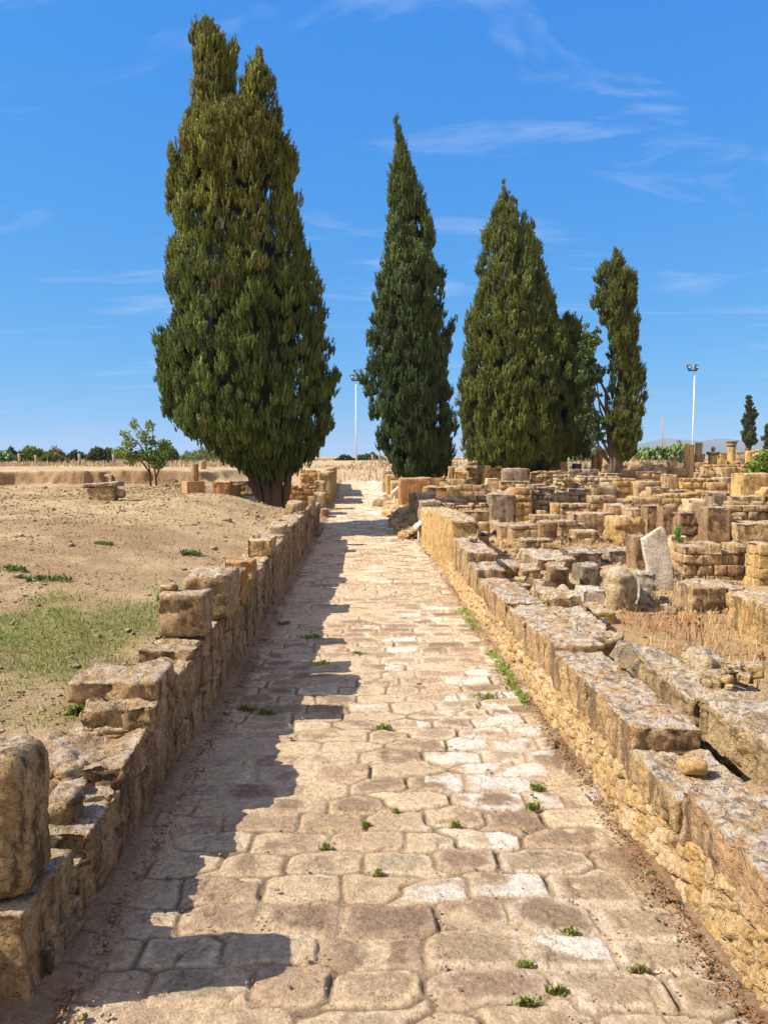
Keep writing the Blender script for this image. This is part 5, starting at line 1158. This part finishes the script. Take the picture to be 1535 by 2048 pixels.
# tall bare stalks at the dirt yard
for k, (px, py, h_, lab) in enumerate([(1380, 1316, .33, 'thin dry stalk with seed heads, left one in the dirt yard'), (1402, 1320, .36, 'taller thin dry stalk in the middle of the dirt yard'), (1512, 1380, .30, 'dry branching stalk at the right edge above the rubble heap')]):
    g0 = ground(px, py); ac = Acc()
    for q in range(3):
        tp = g0 + np.array([rf.uniform(-.06, .06), rf.uniform(-.04, .04), h_ * rf.uniform(.7, 1)]); V, Q, T = tube([g0 - np.array([0, 0, .02]), (g0 + tp) / 2 + rf.normal(0, .008, 3), tp], [.0035, .003, .002], n=4); ac.add(V, Q, T, col=(.24, .15, .08))
        leafclump(ac, tp, (.012, .012, .02), 24, (.018, .008), (.30, .2, .11), q, .0)
    tag(ac.build('dry_stalk', M_dry), lab, 'dry plant')
# weeds in the paving
def weed(px, py, s, colr, label, n=60, zf=0.0):
    s = s * (.48 if py > 1500 else 1)
    d = ray(px, py); Y = np.geomspace(2, 60, 3000); P = CAM[None] + d[None] * (Y / d[1])[:, None]; g0 = P[np.nonzero(P[:, 2] <= road_z(P[:, 1]) + .02 + zf)[0][0]]
    ox, oy = np.meshgrid(np.linspace(-.16, .16, 41), np.linspace(-.16, .16, 41)); q_ = joint_e(g0[0] + ox.ravel(), g0[1] + oy.ravel()) + .25 * np.hypot(ox, oy).ravel(); b_ = q_.argmin() if s < .13 else 840; g0 = g0 + np.array([ox.ravel()[b_], oy.ravel()[b_], 0])
    e = Acc(); kx, ky = (.5, .16) if s < .13 else (.16, 1.0); x = g0[0] + rf.normal(0, s * kx, n); y = g0[1] + rf.normal(0, s * ky, n)
    colr = np.array(colr) * 1.45 + np.array([.06, .035, .01]); V, Q, T, c = blades(n, (x, y), .028 + .12 * min(s, .2), colr, .003, 1.2, z=np.full(n, g0[2] - .005)); e.add(V, Q, T, c)
    for q in range(5): leafclump(e, g0 + np.array([rf.normal(0, s * kx), rf.normal(0, s * ky * .9), .008]), (s * (.35 if s < .13 else .22), s * (.14 if s < .13 else .5), .015 + s * .08), int(n * (.25 if s < .13 else 1.2)), (.022 + .03 * min(s, .15), .009), np.array(colr), q, .1)
    tag(e.build('weed', M_leaf), label, 'weed', 'weeds rooted in the paving')
for (px, py, s, c, lab) in [
    (1080, 1925 - 340, .07, (.13, .19, .05), 'green weed in the joint left of the white limestone piece'), (1075, 1618, .08, (.14, .2, .05), 'long green tuft left of the lone white stone'), (1155, 1880, .06, (.14, .17, .06), 'small weed at the left tip of a big brown slab'),
    (1290, 1955, .09, (.17, .18, .09), 'grey-green tuft between the two biggest slabs at lower right'), (1160, 1985, .06, (.12, .17, .05), 'green tuft by a white stone near the bottom edge'), (1035, 1955 + 60, .09, (.11, .16, .05), 'leafy weed at the bottom edge right of centre'),
    (1320, 1770, .07, (.13, .19, .05), 'green weed against the lower right wall foot'), (938, 1228, .20, (.16, .24, .05), 'green tuft along the right wall far from us'), (950, 1262, .32, (.17, .26, .05), 'large bright green clump at the foot of the right wall'),
    (998, 1328, .26, (.16, .24, .05), 'bright green clump below the large one at the right wall'), (1020, 1358, .18, (.15, .22, .05), 'leafy clump at the right wall above the white stones'), (1042, 1392, .14, (.14, .2, .05), 'thin weeds by the right wall just above the white stones'),
    (970, 1390, .08, (.17, .2, .06), 'pale weed in the right half of the road, middle distance'), (770, 1455, .05, (.15, .2, .05), 'small tuft left of a brown stone in mid road'), (625, 1330, .10, (.22, .30, .06), 'flat bright green rosette in the road'),
    (605, 1272, .10, (.10, .18, .04), 'dark green tuft in the shaded half of the road'), (520, 1415, .08, (.07, .12, .04), 'dark weed in the shade of the left wall'), (550, 1422, .09, (.07, .12, .04), 'wider dark weed beside the one in the left shade'),
    (450, 1378, .08, (.06, .10, .03), 'dark green weed at the foot of the left wall'), (735, 1310, .07, (.18, .22, .07), 'pale green tuft in the middle of the road'), (650, 1795 - 90, .04, (.16, .2, .06), 'tiny tuft near the wall shadow edge'),
    (700, 1650, .04, (.15, .2, .05), 'tiny green tuft left of centre in the paving'), (800, 1640, .04, (.15, .2, .05), 'thin green line of weed in a joint near centre'), (905, 1920 - 285, .04, (.15, .2, .05), 'speck of green in a joint right of centre'),
    (1000, 1930, .05, (.15, .19, .06), 'low tuft in the sandy joint near the bottom'), (765, 1810 - 60, .04, (.16, .19, .06), 'small weed at the corner of a white-rimmed slab'), (575, 1195 + 50, .07, (.1, .15, .04), 'dark tuft in the left shade, farther off')]:
    weed(px, py, s, c, lab)
for (px, py, s, lab, c) in [(382, 1108, .12, 'low dark green weed on the slope of the left bank', (.10, .17, .05)), (100, 1160, .16, 'green weed patch near the left edge of the bank', (.10, .17, .04)), (20, 1140, .12, 'green weed at the left edge', (.10, .17, .04)), (212, 1090, .10, 'small weed on the left plateau', (.13, .18, .05)),
                            (240, 1470, .10, 'bright weeds in the hollow behind the near left wall', (.18, .24, .05)), (155, 1425, .06, 'small weed left of the broad ledge slab', (.16, .22, .05)), (335, 1200, .08, 'low green weed by the cobble-topped block', (.16, .24, .05))]:
    g0 = ground(px, py); e = Acc(); n = 90
    V, Q, T, cc = blades(n, (g0[0] + rf.normal(0, s * .6, n), g0[1] + rf.normal(0, s * .5, n)), .03 + .15 * s, np.array(c), .003, 1.2); e.add(V, Q, T, cc)
    for q in range(6): leafclump(e, g0 + np.array([rf.normal(0, s * .5), rf.normal(0, s * .4), .015]), (s * .35, s * .3, .03), 25, (.035 + .04 * s, .014), np.array(c), q, .1)
    tag(e.build('weed', M_leaf), lab, 'weed', 'weeds on the left bank')
g0 = ground(1351, 1092); ac = Acc(); leafclump(ac, g0 + np.array([0, -.1, .22]), (.07, .07, .16), 60, (.09, .02), (.10, .22, .03), 3, .0); tag(ac.build('green_sprout', M_leaf), 'fresh green sprout growing beside the leaning pale slab', 'plant')
gz = atY(1127, 921, 48); gz[2] = float(H(gz[0], 48)); ac = Acc()
for k in range(22):
    a = rf.rand() * 6.283; l = rf.uniform(.6, .9); e1 = np.array([math.cos(a) * .5, math.sin(a) * .5, .5]) * l; V, Q, T = tube([gz, gz + np.array([0, 0, .5]) + e1 * .7, gz + np.array([0, 0, .5]) + e1 * np.array([1.4, 1.4, .9])], [.03, .05, .01], n=4); ac.add(V, Q, T, col=(.16, .26, .06))
tag(ac.build('agave_plant', M_leaf), 'spiky bright green plant behind the short square pier', 'plant')
# gravel and clods
def pebbles(n, fx, size, colr, name, zf=None):
    x, y = fx; n = len(x); z = (H(x, y) if zf is None else zf(x, y))
    b = np.array([(0, 0, 1), (.9, 0, .35), (.28, .85, .35), (-.72, .53, .35), (-.72, -.53, .35), (.28, -.85, .35), (.7, .5, -.4), (-.3, .8, -.4), (-.85, 0, -.4), (-.3, -.8, -.4), (.7, -.5, -.4)])
    T = np.array([(0, 1, 2), (0, 2, 3), (0, 3, 4), (0, 4, 5), (0, 5, 1), (1, 6, 2), (2, 7, 3), (3, 8, 4), (4, 9, 5), (5, 10, 1), (2, 6, 7), (3, 7, 8), (4, 8, 9), (5, 9, 10), (1, 10, 6)])
    s = size * np.exp(rf.normal(0, .45, n)) * np.maximum(1, y / 9); V = b[None] * s[:, None, None] * rf.uniform(.6, 1.3, (n, 1, 3)) * (1 + rf.uniform(-.25, .25, (n, 11, 1))); V[:, :, 2] *= .6
    V += np.stack([x, y, z + s * .15], 1)[:, None]
    c = np.repeat(np.asarray(colr)[None] * rf.uniform(.6, 1.25, (n, 1)), 11, 0)
    return V.reshape(-1, 3), (np.arange(n)[:, None, None] * 11 + T[None]).reshape(-1, 3), c
ac = Acc()
x, y = scatter(6000, -12, -1.32, 3.5, 25, lambda x, y: .08 + .8 * smooth(.05, .5, fbm2(x, y, 1.5, 2, 50)))
V, T, c = pebbles(0, (x, y), .017, (.38, .28, .17), ''); ac.add(V, None, T, c)
x, y = scatter(26000, -8, -1.32, 2.9, 24, lambda x, y: .35 + .65 * smooth(-.2, .4, fbm2(x, y, .9, 2, 50)))
V, T, c = pebbles(0, (x, y), .0085, (.44, .33, .21), ''); ac.add(V, None, T, c)
x, y = scatter(14000, 1.7, 12, 3, 22, lambda x, y: .6 + 0 * x); V, T, c = pebbles(0, (x, y), .012, (.50, .36, .20), ''); ac.add(V, None, T, c)
tag(ac.build('gravel', M_stone), kind='stuff')
ac = Acc(); rz2 = lambda x, y: road_z(y) + .03
n = 2600; y = np.exp(rf.uniform(math.log(2.2), math.log(20), n)); x = np.where(rf.rand(n) < .55, 1.27 - np.abs(rf.normal(0, .05, n)), -1.0 + np.abs(rf.normal(0, .06, n)))
V, T, c = pebbles(0, (x, y), .0065, (.42, .30, .18), '', rz2); ac.add(V, None, T, c)
n = 6500; y = np.exp(rf.uniform(math.log(2.0), math.log(12), n)); x = rf.uniform(-1, 1.2, n); kk = joint_e(x, y) < .09 + .5 * (rf.rand(n) < .2); x, y = x[kk], y[kk]; V, T, c = pebbles(0, (x, y), .0034, (.48, .36, .24), '', rz2); ac.add(V, None, T, c)
x = rf.uniform(.85, 1.35, 500); y = rf.uniform(16.5, 27, 500); V, T, c = pebbles(0, (x + (24 - y) * .012, y), .045, (.52, .37, .19), '', lambda x, y: road_z(y) + .25 * smooth(.8, 1.4, x)); ac.add(V, None, T, c)
n = 1500; y = np.exp(rf.uniform(math.log(8), math.log(40), n)); x = 1.9 + rf.rand(n) * (y * .52 - 1.9); V, T, c = pebbles(0, (x, y), .045, (.50, .37, .23), ''); c = c * .9; ac.add(V, None, T, c)
tag(ac.build('rubble', M_stone), kind='stuff')
# dead leaves along the wall feet
n = 2600; y = np.exp(rf.uniform(math.log(2.2), math.log(14), n)); x = np.where(rf.rand(n) < .6, 1.25 - np.abs(rf.normal(0, .045, n)), -.97 + np.abs(rf.normal(0, .06, n)))
P = np.stack([x, y, road_z(y) + .045 + .01 * rf.rand(n)], 1); f = rf.normal(0, 1, (n, 3)) * np.array([1, 1, .35]); f /= np.linalg.norm(f, axis=1, keepdims=True); s = np.cross(f, rf.normal(0, .4, (n, 3)) + np.array([0, 0, 1])); s /= np.linalg.norm(s, axis=1, keepdims=True)
l = rf.uniform(.006, .016, (n, 1)) ; V = np.stack([P - f * l, P - s * l * .25, P + f * l, P + s * l * .25], 1).reshape(-1, 3)
tag(Acc().add(V, np.arange(4 * n).reshape(-1, 4), col=np.repeat(np.array([.26, .13, .06]) * rf.uniform(.5, 1.5, (n, 1)), 4, 0)).build('leaf_litter', M_dry), kind='stuff')

# ------------------------------------------------------------ far mountains and the air before them
M_mtn = MT('mountain_scrub'); c = M_mtn.mix(M_mtn.noise(.004, 5), (.07, .085, .05), (.16, .14, .10)); M_mtn = M_mtn.done(c, .95)
pts = [(1100, 905), (1180, 897), (1230, 899), (1290, 888), (1330, 879), (1368, 882), (1400, 884), (1440, 878), (1475, 882), (1500, 887), (1535, 878), (1600, 872), (1700, 885), (1800, 900)]
Ym = 4200.0; xs_ = []; zs_ = []
for px, py in pts: q = atY(px, py, Ym); xs_.append(q[0]); zs_.append(q[2])
gx = np.linspace(xs_[0], xs_[-1], 160); gy = np.linspace(-1, 1, 40)
def mh(X, T_):
    h = np.interp(X.ravel(), xs_, zs_).reshape(X.shape) + 2
    return (h + 6 * fbm2(X, T_ * 900, .004, 4, 3)) * np.clip(1 - np.abs(T_) ** 1.3, 0, 1) + 3
Xg, Tg = np.meshgrid(gx, gy); Zg = mh(Xg, Tg); V = np.stack([Xg.ravel(), (Ym + Tg * 700).ravel(), Zg.ravel()], 1); i = np.arange(Xg.size).reshape(Xg.shape)
Q = np.stack([i[:-1, :-1], i[:-1, 1:], i[1:, 1:], i[1:, :-1]], -1).reshape(-1, 4)
tag(Acc().add(V, Q).build('hills', M_mtn), kind='structure')

haze = MT('clear_air'); haze.t.nodes.remove(haze.b)
pv = haze.n('ShaderNodeVolumePrincipled'); pv.inputs['Color'].default_value = (.50, .70, 1.0, 1); pv.inputs['Density'].default_value = 1.5e-4; pv.inputs['Anisotropy'].default_value = 0.0
haze.L(pv.outputs[0], haze.out.inputs['Volume'])
V, Q = box(19000, 19800, 165, (0, 0, -1.5)); o = Acc().add(V, Q).build('haze', haze.m, flat=True); tag(o, kind='stuff')
